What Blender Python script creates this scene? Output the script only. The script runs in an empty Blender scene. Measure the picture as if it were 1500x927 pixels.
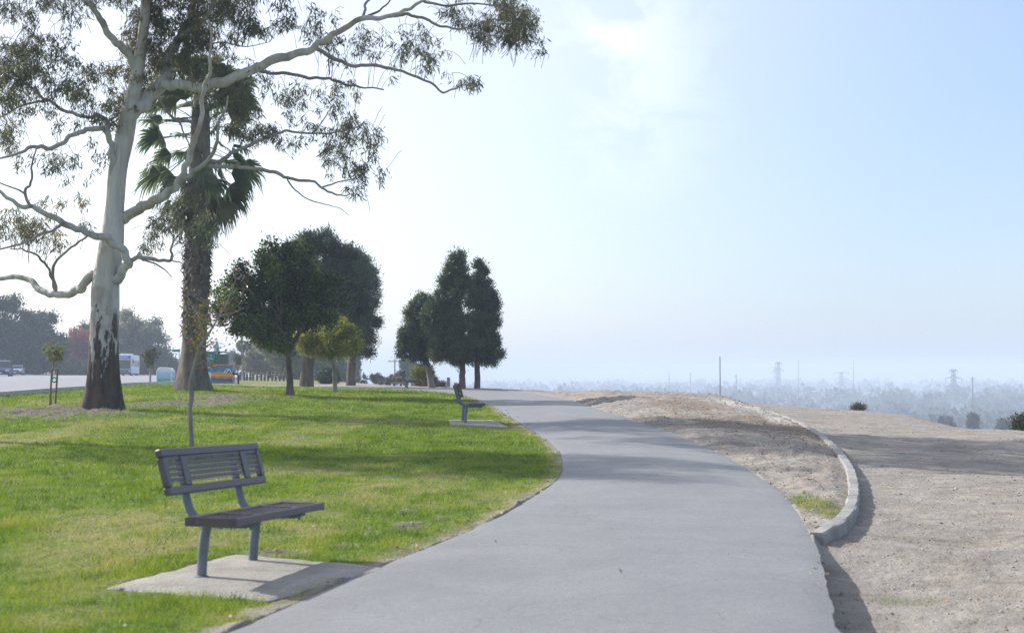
SKYWASH = .45; SKYWASHC = (3.0, 4.0, 5.8, 1); CLOUDC = (6.6, 6.9, 7.0, 1); SKYSTR = .135; SUNSTR = 4.9; EXPO = 0.47
HAZEC = (.73, .83, 1.0); HAZED = .00075; HAZEA = .0
import bpy, math, random
import numpy as np
from mathutils import Vector, Matrix
random.seed(7); rng = np.random.default_rng(7)
SC = bpy.context.scene
COL = SC.collection
R = math.radians
CAMZ = 1.5; F = 2083.0; PITCH = math.atan(79.5/F)
SHX, SHY = 1.18, -0.60                       # shadow shift per metre of height
SUNV = Vector((-SHX, -SHY, 1)).normalized()

# ------------------------------------------------------------------ numbers: noise, rays
def _h(i, j, s):
    n = (i*374761393 + j*668265263 + s*1442695041) & 0xffffffff
    n = ((n ^ (n >> 13))*1274126177) & 0xffffffff
    return ((n ^ (n >> 16)) & 0xffff)/65535.0
def vnoise(x, y, s=0):
    x = np.asarray(x, float); y = np.asarray(y, float)
    xi = np.floor(x).astype(np.int64); yi = np.floor(y).astype(np.int64)
    fx = x-xi; fy = y-yi; fx = fx*fx*(3-2*fx); fy = fy*fy*(3-2*fy)
    a = _h(xi, yi, s); b = _h(xi+1, yi, s); c = _h(xi, yi+1, s); d = _h(xi+1, yi+1, s)
    return (a*(1-fx)+b*fx)*(1-fy)+(c*(1-fx)+d*fx)*fy
def fbm(x, y, s=0, o=4):
    t = 0; a = .5; w = 0
    for k in range(o):
        t = t+a*vnoise(x*2**k, y*2**k, s+k*17); w += a; a *= .5
    return t/w
def smooth(a, b, x):
    t = np.clip((np.asarray(x, float)-a)/(b-a), 0, 1); return t*t*(3-2*t)
def ray(px, py):
    a, b, c = px-750.0, F, 463.5-py
    return (a, b*math.cos(PITCH)-c*math.sin(PITCH), b*math.sin(PITCH)+c*math.cos(PITCH))
def P(px, py, D):                            # world point seen at a photo pixel, at depth D
    a, b, c = ray(px, py); k = D/b
    return Vector((a*k, D, CAMZ+c*k))

# ------------------------------------------------------------------ terrain
TD = [0, 8, 14, 20, 28, 38, 50, 60, 70, 85, 100, 130, 160, 220, 300, 450, 9000]
TU = {-600:[.00,.00,.05,.12,.25,.45,.75,.80,.78,.76,.78,.82,.85,.90,.9,.9,.9],
      0:   [.00,.00,.05,.12,.25,.45,.75,.80,.78,.75,.78,.82,.86,.88,.8,.7,.5],
      300: [.00,.00,.04,.10,.24,.44,.76,.83,.80,.72,.75,.76,.78,.76,.6,.4,.2],
      450: [.00,.00,.03,.09,.22,.40,.60,.70,.72,.65,.62,.60,.50,.30,.0,-1,-4],
      560: [.00,.00,.02,.08,.20,.36,.55,.68,.72,.66,.55,.35,.0,-2,-8,-24,-32],
      650: [.00,.00,.02,.08,.19,.34,.52,.65,.70,.50,.20,-1.,-5,-14,-24,-32,-32],
      750: [.00,.00,.01,.07,.17,.32,.50,.63,.62,.20,-.8,-5,-11,-22,-31,-32,-32],
      900: [.00,.00,.01,.06,.20,.38,.54,.59,.30,-.9,-3.,-9,-16,-27,-32,-32,-32],
      1050:[.00,.00,.00,.05,.20,.36,.45,.25,-.5,-3.,-6.,-12,-19,-29,-32,-32,-32],
      1200:[.00,.00,.00,.01,.06,.14,.20,-.2,-1.5,-5,-9.,-16,-23,-31,-32,-32,-32],
      1350:[.00,-.05,-.05,-.06,-.05,.0,.00,-1.2,-4,-8,-12,-20,-27,-32,-32,-32,-32],
      1500:[.00,-.10,-.10,-.10,-.10,-.03,-1.6,-4,-7,-11,-15,-22,-28,-32,-32,-32,-32],
      2200:[.00,-.15,-.20,-.25,-.6,-1.5,-4,-7,-10,-14,-18,-25,-30,-32,-32,-32,-32]}
_us = np.array(sorted(TU)); _tab = np.array([TU[u] for u in _us], float)
_GU = np.linspace(-600, 2200, 281); _GL = np.linspace(math.log(4), math.log(9000), 500)
_t1 = np.array([np.interp(np.exp(_GL), TD, r) for r in _tab])
_G = np.array([np.interp(_GU, _us, _t1[:, k]) for k in range(len(_GL))]).T
def _blur(a, n, ax):
    k = np.hanning(n+2)[1:-1]; k /= k.sum()
    p = np.pad(a, [(n//2, n//2) if i == ax else (0, 0) for i in range(2)], mode='edge')
    return np.apply_along_axis(lambda v: np.convolve(v, k, 'valid'), ax, p)
_G = _blur(_blur(_G, 17, 0), 9, 1)
def H0(x, y):
    x = np.asarray(x, float); y = np.asarray(y, float)
    r = np.hypot(x, y)+1e-6; az = np.arctan2(x, y)
    lim = R(34)
    def look(azc):
        u = np.clip(750+F*np.tan(azc), -600, 2200); d = np.clip(r*np.cos(azc), 4.001, 8999)
        fu = (u+600)/10.0; fl = (np.log(d)-_GL[0])/(_GL[1]-_GL[0])
        i = np.clip(fu.astype(int), 0, len(_GU)-2); j = np.clip(fl.astype(int), 0, len(_GL)-2)
        a = fu-i; b = fl-j
        return (_G[i, j]*(1-a)+_G[i+1, j]*a)*(1-b)+(_G[i, j+1]*(1-a)+_G[i+1, j+1]*a)*b
    h = look(np.clip(az, -lim, lim))
    hb = .5*(look(np.full_like(az, -lim))+look(np.full_like(az, lim)))
    t = smooth(lim, math.pi*.95, np.abs(az))
    return h*(1-t)+hb*t
def hit(px, py, f=None, lo=3.0, hi=8000.0):
    f = f or H0
    a, b, c = ray(px, py)
    ds = np.exp(np.linspace(math.log(lo), math.log(hi), 6000))
    zz = CAMZ+c/b*ds; hh = f(a/b*ds, ds)
    k = np.argmax(zz < hh)
    if not (zz < hh).any(): k = len(ds)-1
    d = ds[k]
    return np.array([a/b*d, d, float(f(np.array([a/b*d]), np.array([d]))[0])])

def chaikin(p, n=2):
    p = [np.array(q, float) for q in p]
    for _ in range(n):
        q = [p[0]]
        for i in range(len(p)-1):
            q += [p[i]*.75+p[i+1]*.25, p[i]*.25+p[i+1]*.75]
        p = q+[p[-1]]
    return np.array(p)
def resample(p, n):
    p = np.asarray(p, float); s = np.r_[0, np.cumsum(np.hypot(*np.diff(p[:, :2], axis=0).T))]
    t = np.linspace(0, s[-1], n)
    return np.stack([np.interp(t, s, p[:, k]) for k in range(p.shape[1])], 1)
def sdist(x, y, line):                       # signed distance, + on the right of the line
    best = np.full(np.shape(x), 1e9); sg = np.ones(np.shape(x))
    for (ax, ay), (bx, by) in zip(line[:-1, :2], line[1:, :2]):
        dx, dy = bx-ax, by-ay; L = dx*dx+dy*dy
        if L < 1e-12: continue
        t = np.clip(((x-ax)*dx+(y-ay)*dy)/L, 0, 1)
        ex = x-(ax+t*dx); ey = y-(ay+t*dy); d = ex*ex+ey*ey
        m = d < best; best = np.where(m, d, best)
        sg = np.where(m, np.where(dx*(y-ay)-dy*(x-ax) < 0, 1.0, -1.0), sg)
    return np.sqrt(best)*sg
LE = [(-2.6, 2), (-2.5, 5)]+[tuple(hit(u, v)[:2]) for u, v in
      ((330,927),(430,882),(560,826),(640,795),(710,767),(775,730),(815,705),(826,685),(820,660),(790,636),(752,614),(728,598))]+[(-.95,47),(-1.75,54),(-3.2,59),(-6,63),(-10,66),(-16,69),(-26,72)]
RE = [(1.9, 1), (1.9, 5)]+[tuple(hit(u, v)[:2]) for u, v in
      ((1226,927),(1219,890),(1208,840),(1190,783),(1160,735),(1120,700),(1060,665),(1000,640),(930,615),(880,600))]+[(2.2,47),(1.3,55),(.2,60.5),(-1.5,64),(-5,68),(-10,71),(-16,74.5),(-26,78)]
LE = chaikin(LE, 2); RE = chaikin(RE, 2)
KERB = [tuple(hit(u, v)[:2]) for u, v in ((1196,784),(1228,772),(1248,748),(1252,715),(1243,683),(1218,652),(1186,628),(1150,612),(1110,600),(1068,589))]
KERB = chaikin(KERB, 2)
_near = RE[RE[:, 1] < KERB[0][1]-.3]
STEP = np.vstack([_near, KERB, [[KERB[-1][0]-.6, KERB[-1][1]+6]]])
RX = lambda y: np.interp(y, STEP[:, 1], STEP[:, 0])

near = [(-56., 20.), (-38, 30), (-27, 38)]+[tuple(hit(u, v)[:2]) for u, v in ((-60,584.5),(0,580),(70,574.5),(130,570),(215,563.5),(260,560.5))]
nr = near+[(-25.5, 130), (-31, 170), (-45, 240), (-75, 340)]
NEAR = chaikin(nr, 2)

def blob(px, py, rx, ry):
    c = hit(px, py); s = F/c[1]; a = hit(px, py-ry)[1]; b = hit(px, py+ry)[1]
    return (c[0], c[1], rx/s, max(.25, abs(a-b)/2))
DIRT_BLOBS = [blob(60,603,120,9), blob(150,606,60,7), blob(240,592,70,5), blob(330,583,70,5), blob(300,590,50,4),
              blob(590,772,40,7), blob(545,782,30,4), blob(600,748,20,3), blob(230,625,24,2.5), blob(640,757,22,4), blob(500,800,45,6), blob(440,640,18,2), blob(90,606,60,5),
              blob(410,812,60,7)]
DRY_BLOBS = [blob(120,760,160,26), blob(350,745,160,22), blob(560,735,120,14), blob(620,700,80,7), blob(60,640,120,10), blob(250,800,120,16), blob(640,715,90,10), blob(120,905,60,14), blob(420,770,70,10)]
def blobs(x, y, bl, s, amp=.9):
    m = 0
    n = fbm(x*2.2, y*1.1, s, 4)
    for cx, cy, rx, ry in bl:
        q = np.hypot((x-cx)/rx, (y-cy)/ry)
        m = np.maximum(m, smooth(1.15, .35, q+amp*(n-.5)*2))
    return m
def masks(x, y):
    sl = sdist(x, y, LE); sr = sdist(x, y, RE)
    inpath = (sl > 0) & (sr < 0)
    n = fbm(x*3, y*3, 3, 3)-.5
    lawn = smooth(.04, -.20, sl+n*.40)
    lawn = np.where((y > 78), smooth(-10, -14, x+ (y-78)*.03), lawn)
    lawn = np.where((sl < 0) & (y > 60) & (y < 78), smooth(.1, -.2, sl), lawn)
    onroad = sdist(x, y, NEAR) < .05
    lawn = lawn*smooth(420, 300, y)*(1-.98*onroad*(x < -8))
    dirt = blobs(x, y, DIRT_BLOBS, 5)*lawn
    dry = np.clip(blobs(x, y, DRY_BLOBS, 9, 1.2)*.6+smooth(.42, .0, -sl+n*.5)*.75+smooth(.50, .70, fbm(x*.55, y*.30, 31, 4))*.75, 0, 1)
    return sl, sr, inpath, lawn, dirt, dry
PADPOLY = [[hit(*q)[:2] for q in pts] for pts in ([(150,862),(395,880),(570,832),(345,812)], [(660,623.5),(744,626.5),(722,616.5),(657,616)])]
def padsink(x, y):
    s_ = np.zeros(np.shape(x))
    for poly in PADPOLY:
        a = np.full(np.shape(x), 9.0); c = np.mean(poly, axis=0)
        for k in range(4):
            p, q = np.array(poly[k]), np.array(poly[(k+1) % 4]); e = (q-p)/np.linalg.norm(q-p); nn = np.array([-e[1], e[0]])
            if np.dot(c-p, nn) < 0: nn = -nn
            a = np.minimum(a, (x-p[0])*nn[0]+(y-p[1])*nn[1])
        s_ = np.maximum(s_, smooth(-.02, .12, a))
    return s_
STEPH = .08
def HG(x, y, m=None):
    m = m or masks(x, y)
    sl, sr, inpath, lawn, dirt, dry = m
    h = H0(x, y)
    r = np.hypot(x, y)
    sk = sdist(x, y, STEP)
    low = smooth(-.03, .05, sk)*smooth(48, 24, y)*smooth(200, 60, r)*(sk > -.1)
    h = h-STEPH*low*(1-.6*smooth(0, 2.5, sk))*(1+2.0*smooth(13.2, 11.4, y))
    near = smooth(130, 60, r)
    dirtside = (1-lawn)*near*(1-inpath)
    h = h+dirtside*((fbm(x*.9, y*1.1, 11, 4)-.5)*.10*smooth(0, .8, np.abs(sk))+(fbm(x*4, y*6, 12, 4)-.5)*.032+(fbm(x*22, y*20, 13, 2)-.5)*.008)
    h = h+lawn*near*((fbm(x*.9, y*.9, 14, 3)-.5)*.07+(fbm(x*7, y*7, 15, 3)-.5)*.03)
    h = h+dirt*near*(.03*smooth(25, 33, y)+(fbm(x*3, y*3, 19, 4)-.4)*.18*smooth(25, 33, y)+(fbm(x*9, y*9, 20, 3)-.5)*.03)
    h = h-np.where(inpath, .07, 0)*smooth(0, .04, np.minimum(np.abs(sl), np.abs(sr)))
    h = h-.07*padsink(x, y)-.12*((sdist(x, y, NEAR) < -.1) & (x < -8) & (r < 400))
    # island between the path and the kerb: heaped up towards the far crest
    isl = (sr > 0) & (sk < 0) & (y > 14) & (y < 58)
    h = h+np.where(isl, (fbm(x*2.2, y*2.6, 23, 5)-.5)*.16*smooth(0, .5, sr)*smooth(0, .35, -sk)+(fbm(x*9, y*9, 24, 3)-.5)*.035+.05*smooth(0, .5, sr)*smooth(0, .3, -sk)+.16*smooth(34, 47, y)*smooth(0, 1.6, sr)*smooth(0, .5, -sk)*smooth(58, 52, y), 0)
    return h
def G(x, y):
    return float(HG(np.array([float(x)]), np.array([float(y)]))[0])
def hitG(px, py):
    q = hit(px, py); return Vector((q[0], q[1], G(q[0], q[1])))
def at(px, D, sink=.02):                     # foot point on the ground in the direction of a photo column
    x = (px-750)/F*D
    return Vector((x, D, G(x, D)-sink))

# ------------------------------------------------------------------ materials
def _new(name):
    m = bpy.data.materials.new(name); m.use_nodes = True; nt = m.node_tree; nt.nodes.clear()
    out = nt.nodes.new('ShaderNodeOutputMaterial'); return m, nt, out
def N(nt, t, **k):
    n = nt.nodes.new(t)
    for a, b in k.items(): setattr(n, a, b)
    return n
def noise(nt, scale, detail=4, rough=.6, vec=None, coord='Object', dist=0):
    n = N(nt, 'ShaderNodeTexNoise'); n.inputs['Scale'].default_value = scale; n.inputs['Detail'].default_value = detail
    n.inputs['Roughness'].default_value = rough; n.inputs['Distortion'].default_value = dist
    if vec is None:
        tc = N(nt, 'ShaderNodeTexCoord'); vec = tc.outputs[coord]
    nt.links.new(vec, n.inputs['Vector']); return n.outputs['Fac']
def ramp(nt, fac, stops):
    r = N(nt, 'ShaderNodeValToRGB'); e = r.color_ramp.elements
    while len(e) < len(stops): e.new(.5)
    for k, (p, c) in enumerate(stops): e[k].position = p; e[k].color = (*c, 1) if len(c) == 3 else c
    nt.links.new(fac, r.inputs['Fac']); return r.outputs['Color']
def mixc(nt, fac, a, b, mode='MIX'):
    m = N(nt, 'ShaderNodeMix', data_type='RGBA', blend_type=mode)
    for s, v in ((m.inputs['Factor'], fac), (m.inputs['A'], a), (m.inputs['B'], b)):
        if hasattr(v, 'links'): nt.links.new(v, s)
        else: s.default_value = v if isinstance(v, float) else (*v, 1)
    return m.outputs['Result']
def maths(nt, op, a, b=0.0, clamp=False):
    m = N(nt, 'ShaderNodeMath', operation=op, use_clamp=clamp)
    for s, v in zip(m.inputs, (a, b)):
        if hasattr(v, 'links'): nt.links.new(v, s)
        else: s.default_value = v
    return m.outputs[0]
def attr(nt, name):
    a = N(nt, 'ShaderNodeAttribute', attribute_name=name); return a
def finish(nt, out, col, rough=.8, bumps=(), metal=0.0, spec=.3, coat=0.0):
    b = N(nt, 'ShaderNodeBsdfPrincipled')
    if hasattr(col, 'links'): nt.links.new(col, b.inputs['Base Color'])
    else: b.inputs['Base Color'].default_value = (*col, 1)
    if hasattr(rough, 'links'): nt.links.new(rough, b.inputs['Roughness'])
    else: b.inputs['Roughness'].default_value = rough
    b.inputs['Metallic'].default_value = metal; b.inputs['Specular IOR Level'].default_value = spec
    b.inputs['Coat Weight'].default_value = coat
    prev = None
    for fac, dist in bumps:
        bp = N(nt, 'ShaderNodeBump'); bp.inputs['Strength'].default_value = 1; bp.inputs['Distance'].default_value = dist
        nt.links.new(fac, bp.inputs['Height'])
        if prev: nt.links.new(prev, bp.inputs['Normal'])
        prev = bp.outputs['Normal']
    if prev: nt.links.new(prev, b.inputs['Normal'])
    nt.links.new(b.outputs[0], out.inputs['Surface']); return b
_mc = {}
def paint(name, c, rough=.6, var=.15, scale=6, bump=.0, metal=0.0, spec=.3, dirt=None):
    if name in _mc: return _mc[name]
    m, nt, out = _new(name)
    lo = tuple(v*(1-var) for v in c); hi = tuple(min(1, v*(1+var)) for v in c)
    f = noise(nt, scale, 5, .65)
    col = ramp(nt, f, [(.3, lo), (.7, hi)])
    if dirt: col = mixc(nt, ramp(nt, noise(nt, scale*.6, 6, .7), [(.5, (0,0,0)), (.72, (1,1,1))]), col, dirt)
    finish(nt, out, col, rough, [(noise(nt, scale*6, 3), bump)] if bump else [], metal, spec)
    _mc[name] = m; return m
def leafmat(name, cols, trans=.35, rough=.5):
    if name in _mc: return _mc[name]
    m, nt, out = _new(name)
    a = attr(nt, 'tint')
    n = len(cols); col = ramp(nt, a.outputs['Fac'], [(k/(n-1), c) for k, c in enumerate(cols)])
    b = N(nt, 'ShaderNodeBsdfPrincipled'); nt.links.new(col, b.inputs['Base Color']); b.inputs['Roughness'].default_value = rough
    b.inputs['Specular IOR Level'].default_value = .25
    t = N(nt, 'ShaderNodeBsdfTranslucent')
    hs = N(nt, 'ShaderNodeHueSaturation'); hs.inputs['Value'].default_value = 1.5; hs.inputs['Saturation'].default_value = 1.1
    nt.links.new(col, hs.inputs['Color']); nt.links.new(hs.outputs[0], t.inputs['Color'])
    mx = N(nt, 'ShaderNodeMixShader'); mx.inputs[0].default_value = trans
    nt.links.new(b.outputs[0], mx.inputs[1]); nt.links.new(t.outputs[0], mx.inputs[2]); nt.links.new(mx.outputs[0], out.inputs['Surface'])
    _mc[name] = m; return m
def barkmat(name, c1, c2, scale=4, stretch=.15, bump=.02):
    if name in _mc: return _mc[name]
    m, nt, out = _new(name)
    tc = N(nt, 'ShaderNodeTexCoord'); mp = N(nt, 'ShaderNodeMapping'); mp.inputs['Scale'].default_value = (1, 1, stretch)
    nt.links.new(tc.outputs['Object'], mp.inputs['Vector'])
    f = noise(nt, scale, 6, .65, mp.outputs[0])
    g = noise(nt, scale*4, 4, .6, mp.outputs[0])
    col = ramp(nt, f, [(.35, c1), (.65, c2)])
    finish(nt, out, col, .9, [(f, bump), (g, bump*.5)])
    _mc[name] = m; return m

# ------------------------------------------------------------------ objects
def tag(o, label=None, cat=None, group=None, kind=None):
    if label: o['label'] = label
    if cat: o['category'] = cat
    if group: o['group'] = group
    if kind: o['kind'] = kind
    return o
def empty(name, loc, rz=0, label=None, cat=None, group=None):
    o = bpy.data.objects.new(name, None); COL.objects.link(o); o.location = loc; o.rotation_euler = (0, 0, rz)
    o.empty_display_size = .2
    return tag(o, label, cat, group)
def link(name, me, mat, parent=None, smooth_=False):
    if mat is not None: me.materials.append(mat)
    o = bpy.data.objects.new(name, me); COL.objects.link(o)
    if parent is not None:
        o.parent = parent
    if smooth_: me.polygons.foreach_set('use_smooth', [True]*len(me.polygons))
    me.update(); return o
class MB:
    def __init__(s): s.v = []; s.f = []; s.t = []
    def add(s, vs, fs, tint=None):
        o = len(s.v); s.v += [tuple(v) for v in vs]; s.f += [tuple(i+o for i in f) for f in fs]
        s.t += [tint or 0.0]*len(vs); return s
    def box(s, c, d, rot=None, bevel=0):
        c = Vector(c); hx, hy, hz = d[0]/2, d[1]/2, d[2]/2
        if bevel:
            b = min(bevel, hx*.9, hy*.9, hz*.9); pts = []
            for z, i in ((-hz, b), (-hz+b, 0), (hz-b, 0), (hz, b)):
                for q in ((-hx+i+ (b if not i else 0)*0, -hy+i), (hx-i, -hy+i), (hx-i, hy-i), (-hx+i, hy-i)):
                    sx = 1 if q[0] > 0 else -1; sy = 1 if q[1] > 0 else -1
                    first = (q[0]-sx*b, q[1]); second = (q[0], q[1]-sy*b)
                    pr = [first, second] if sx*sy < 0 else [second, first]
                    pts += [(p[0], p[1], z) for p in pr]
            fs = [tuple(reversed(range(8))), tuple(range(24, 32))]
            for k in range(3):
                for j in range(8):
                    fs.append((k*8+j, k*8+(j+1) % 8, k*8+8+(j+1) % 8, k*8+8+j))
        else:
            pts = [(sx*hx, sy*hy, sz*hz) for sz in (-1, 1) for sx, sy in ((-1,-1),(1,-1),(1,1),(-1,1))]
            fs = [(3,2,1,0),(4,5,6,7),(0,1,5,4),(1,2,6,5),(2,3,7,6),(3,0,4,7)]
        M = rot.to_3x3() if rot is not None else Matrix.Identity(3)
        return s.add([M @ Vector(p)+c for p in pts], fs)
    def tube(s, pts, rad, n=8, cap=True, jit=0, tint=None):
        pts = [Vector(p) for p in pts]
        if not hasattr(rad, '__len__'): rad = [rad]*len(pts)
        t = (pts[1]-pts[0]).normalized(); u = t.orthogonal().normalized(); o = len(s.v); vs = []
        for k, p in enumerate(pts):
            t = (pts[min(k+1, len(pts)-1)]-pts[max(k-1, 0)])
            t = t.normalized() if t.length > 1e-9 else Vector((0, 0, 1))
            u = (u-t*u.dot(t)); u = u.normalized() if u.length > 1e-6 else t.orthogonal().normalized()
            w = t.cross(u)
            for j in range(n):
                a = 2*math.pi*j/n; r = rad[k]*(1+random.uniform(-jit, jit))
                vs.append(p+(u*math.cos(a)+w*math.sin(a))*r)
        fs = [(k*n+j, k*n+(j+1) % n, (k+1)*n+(j+1) % n, (k+1)*n+j) for k in range(len(pts)-1) for j in range(n)]
        if cap: fs += [tuple(reversed(range(n))), tuple(range((len(pts)-1)*n, len(pts)*n))]
        return s.add(vs, fs, tint)
    def lathe(s, c, prof, n=16):
        c = Vector(c); vs = [(c.x+r*math.cos(2*math.pi*j/n), c.y+r*math.sin(2*math.pi*j/n), c.z+z) for r, z in prof for j in range(n)]
        m = len(prof)
        return s.add(vs, [(k*n+j, k*n+(j+1) % n, (k+1)*n+(j+1) % n, (k+1)*n+j) for k in range(m-1) for j in range(n)]+[tuple(reversed(range(n))), tuple(range((m-1)*n, m*n))])
    def prism(s, prof, axis, a, b):          # prof: list of 2-D points, extruded along axis
        def mk(q, t):
            return {'x': (t, q[0], q[1]), 'y': (q[0], t, q[1]), 'z': (q[0], q[1], t)}[axis]
        n = len(prof); vs = [mk(q, a) for q in prof]+[mk(q, b) for q in prof]
        return s.add(vs, [tuple(range(n)), tuple(reversed(range(n, 2*n)))]+[(j, n+j, n+(j+1) % n, (j+1) % n) for j in range(n)])
    def build(s, name, mat, parent=None, sm=False, tint=False):
        me = bpy.data.meshes.new(name); me.from_pydata(s.v, [], s.f)
        if tint:
            a = me.attributes.new('tint', 'FLOAT', 'POINT'); a.data.foreach_set('value', s.t)
        o = link(name, me, mat, parent, sm)
        if sm:
            me.set_sharp_from_angle(angle=R(40))
        return o
def npmesh(name, V, quads=None, tris=None, attrs=None):
    me = bpy.data.meshes.new(name)
    V = np.asarray(V, np.float32); parts = []; nl = 0
    loops = []; starts = []; tot = []
    if quads is not None and len(quads):
        loops.append(np.asarray(quads, np.int32).ravel()); starts.append(np.arange(len(quads))*4); tot.append(np.full(len(quads), 4)); nl = len(quads)*4
    if tris is not None and len(tris):
        loops.append(np.asarray(tris, np.int32).ravel()); starts.append(nl+np.arange(len(tris))*3); tot.append(np.full(len(tris), 3))
    loops = np.concatenate(loops); starts = np.concatenate(starts)
    me.vertices.add(len(V)); me.vertices.foreach_set('co', V.ravel())
    me.loops.add(len(loops)); me.loops.foreach_set('vertex_index', loops.astype(np.int32))
    me.polygons.add(len(starts)); me.polygons.foreach_set('loop_start', starts.astype(np.int32))
    me.update(calc_edges=True)
    for k, a in (attrs or {}).items():
        a = np.asarray(a, np.float32)
        if a.ndim == 1:
            t = me.attributes.new(k, 'FLOAT', 'POINT'); t.data.foreach_set('value', a)
        else:
            t = me.attributes.new(k, 'FLOAT_COLOR', 'POINT'); t.data.foreach_set('color', a.ravel())
    return me
def unit(v): return v/(np.linalg.norm(v, axis=-1, keepdims=True)+1e-9)
def leaves(base, dirs, L, W, tint, fold=.0, out=None):
    """one four-cornered leaf per row: base point, direction, length, width"""
    n = len(base); L = np.broadcast_to(L, n)[:, None]; W = np.broadcast_to(W, n)[:, None]
    dirs = unit(dirs); side = unit(np.cross(dirs, rng.normal(size=(n, 3)) if out is None else unit(out)+rng.normal(size=(n, 3))*.38))
    nor = np.cross(side, dirs)
    mid = base+dirs*L*.45+nor*L*fold
    V = np.stack([base, mid-side*W*.5, base+dirs*L, mid+side*W*.5], 1).reshape(-1, 3)
    Q = np.arange(4*n).reshape(-1, 4)
    return V, Q, np.repeat(tint, 4)
def leafobj(name, parent, mat, V, Q, t, loc=None):
    me = npmesh(name, V, Q, attrs={'tint': t}); return link(name, me, mat, parent)
# ================================================================== THE SETTING
def ground():
    azs = np.unique(np.concatenate([np.radians(np.linspace(-30, 30, 1150)), np.radians(np.linspace(30, 330, 130)[1:-1])]))
    kerbd = np.geomspace(5, 60, 620)
    rs = np.concatenate([[0.3, 1, 2, 3, 4], kerbd, np.geomspace(60, 160, 110)[1:], np.geomspace(160, 7200, 90)[1:]])
    A, Rr = np.meshgrid(azs, rs); x = (np.sin(A)*Rr); y = (np.cos(A)*Rr)
    sh = x.shape; x = x.ravel(); y = y.ravel()
    m = masks(x, y); z = HG(x, y, m)
    sl, sr, inp, lawn, dirt, dry = m
    far = smooth(60, 150, y)*smooth(-2, -5, z)
    sk = sdist(x, y, STEP)
    isl = ((sr > 0) & (sk < 0) & (y > 13) & (y < 60)).astype(float)
    chips = isl*np.clip(smooth(22, 34, y)*smooth(1.4, .1, -sk), 0, 1)+smooth(.5, .0, np.abs(sl+.15))*.35*(y < 60)+blobs(x, y, [blob(1075,622,90,14), blob(1010,600,60,8)], 41)*isl
    weeds = blobs(x, y, [blob(1200,742,34,20), blob(1180,735,22,14)], 44, .7)*isl+blobs(x, y, [blob(1310,838,60,7), blob(1340,842,40,4), blob(1360,842,20,3)], 43, .8)*.6
    track = blobs(x, y, [blob(1080,600,26,9), blob(1110,606,30,7), blob(1140,618,24,6), blob(1250,690,10,8)], 45, .3)
    col = np.stack([lawn*(1-np.clip(dirt, 0, 1)), np.clip(dry, 0, 1), np.clip(chips, 0, 1), far], 1)
    col2 = np.stack([np.clip(weeds, 0, 1), np.clip(track, 0, 1), np.clip(dirt, 0, 1), np.ones_like(far)], 1)
    na = len(azs); nr = len(rs)
    i = np.arange(na); j = np.arange(nr-1)
    J, I = np.meshgrid(j, i, indexing='ij'); I2 = (I+1) % na
    Q = np.stack([J*na+I, (J+1)*na+I, (J+1)*na+I2, J*na+I2], -1).reshape(-1, 4)[:, ::-1]
    me = npmesh('ground', np.stack([x, y, z], 1), Q, [[0, k, k+1] for k in range(1, na-1)][::-1] and np.array([[0, k, k+1] for k in range(1, na-1)]), {'mask': col, 'mask_b': col2})
    mt, nt, out = _new('ground_soil_and_turf')
    a = attr(nt, 'mask'); b = attr(nt, 'mask_b')
    sa = N(nt, 'ShaderNodeSeparateColor'); nt.links.new(a.outputs['Color'], sa.inputs[0])
    sb = N(nt, 'ShaderNodeSeparateColor'); nt.links.new(b.outputs['Color'], sb.inputs[0])
    n1 = noise(nt, .7, 6, .65); n2 = noise(nt, 5, 5, .7); n3 = noise(nt, 28, 4, .7); n4 = noise(nt, 2.2, 7, .75, dist=.6)
    soil = ramp(nt, n4, [(.28, (.135,.116,.095)), (.44, (.24,.213,.18)), (.58, (.315,.282,.24)), (.74, (.42,.38,.33))])
    soil = mixc(nt, maths(nt, 'MULTIPLY', ramp(nt, n2, [(.42, (0,0,0)), (.62, (1,1,1))]), .45), soil, (.235,.20,.17))
    soil = mixc(nt, ramp(nt, n3, [(.60, (0,0,0)), (.68, (.5,.5,.5))]), soil, (.15,.125,.105))
    soil = mixc(nt, ramp(nt, n3, [(.30, (.8,.8,.8)), (.36, (0,0,0))]), soil, (.52,.47,.40))
    big = ramp(nt, n1, [(.40, (0,0,0)), (.62, (.55,.55,.55))])
    soil = mixc(nt, big, soil, (.30,.285,.265))
    tcs = N(nt, 'ShaderNodeTexCoord'); mps = N(nt, 'ShaderNodeMapping'); mps.inputs['Scale'].default_value = (.6, 1.5, 1); mps.inputs['Rotation'].default_value = (0, 0, .25); nt.links.new(tcs.outputs['Object'], mps.inputs['Vector'])
    stk = noise(nt, 1.1, 8, .74, mps.outputs[0], dist=1.3); soil = mixc(nt, ramp(nt, stk, [(.52, (0,0,0)), (.66, (.7,.7,.7))]), soil, (.17,.148,.125))
    soil = mixc(nt, ramp(nt, stk, [(.32, (.6,.6,.6)), (.44, (0,0,0))]), soil, (.40,.37,.325))
    chip = ramp(nt, noise(nt, 17, 6, .85), [(.35, (.08,.058,.045)), (.5, (.21,.165,.125)), (.62, (.36,.30,.24))])
    soil = mixc(nt, maths(nt, 'MULTIPLY', sa.outputs[2], .85), soil, chip)
    soil = mixc(nt, maths(nt, 'MULTIPLY', sb.outputs[1], .8), soil, (.43,.41,.37))
    soil = mixc(nt, maths(nt, 'MULTIPLY', sb.outputs[0], maths(nt, 'MULTIPLY', n3, 1.2)), soil, (.085,.11,.03))
    moundc = ramp(nt, n2, [(.35, (.08,.068,.055)), (.65, (.21,.18,.145))])
    grass = ramp(nt, noise(nt, 9, 6, .8), [(.3, (.035,.075,.012)), (.5, (.10,.155,.024)), (.7, (.16,.205,.05))])
    dryc = ramp(nt, n3, [(.35, (.16,.13,.05)), (.6, (.33,.28,.14))])
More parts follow.
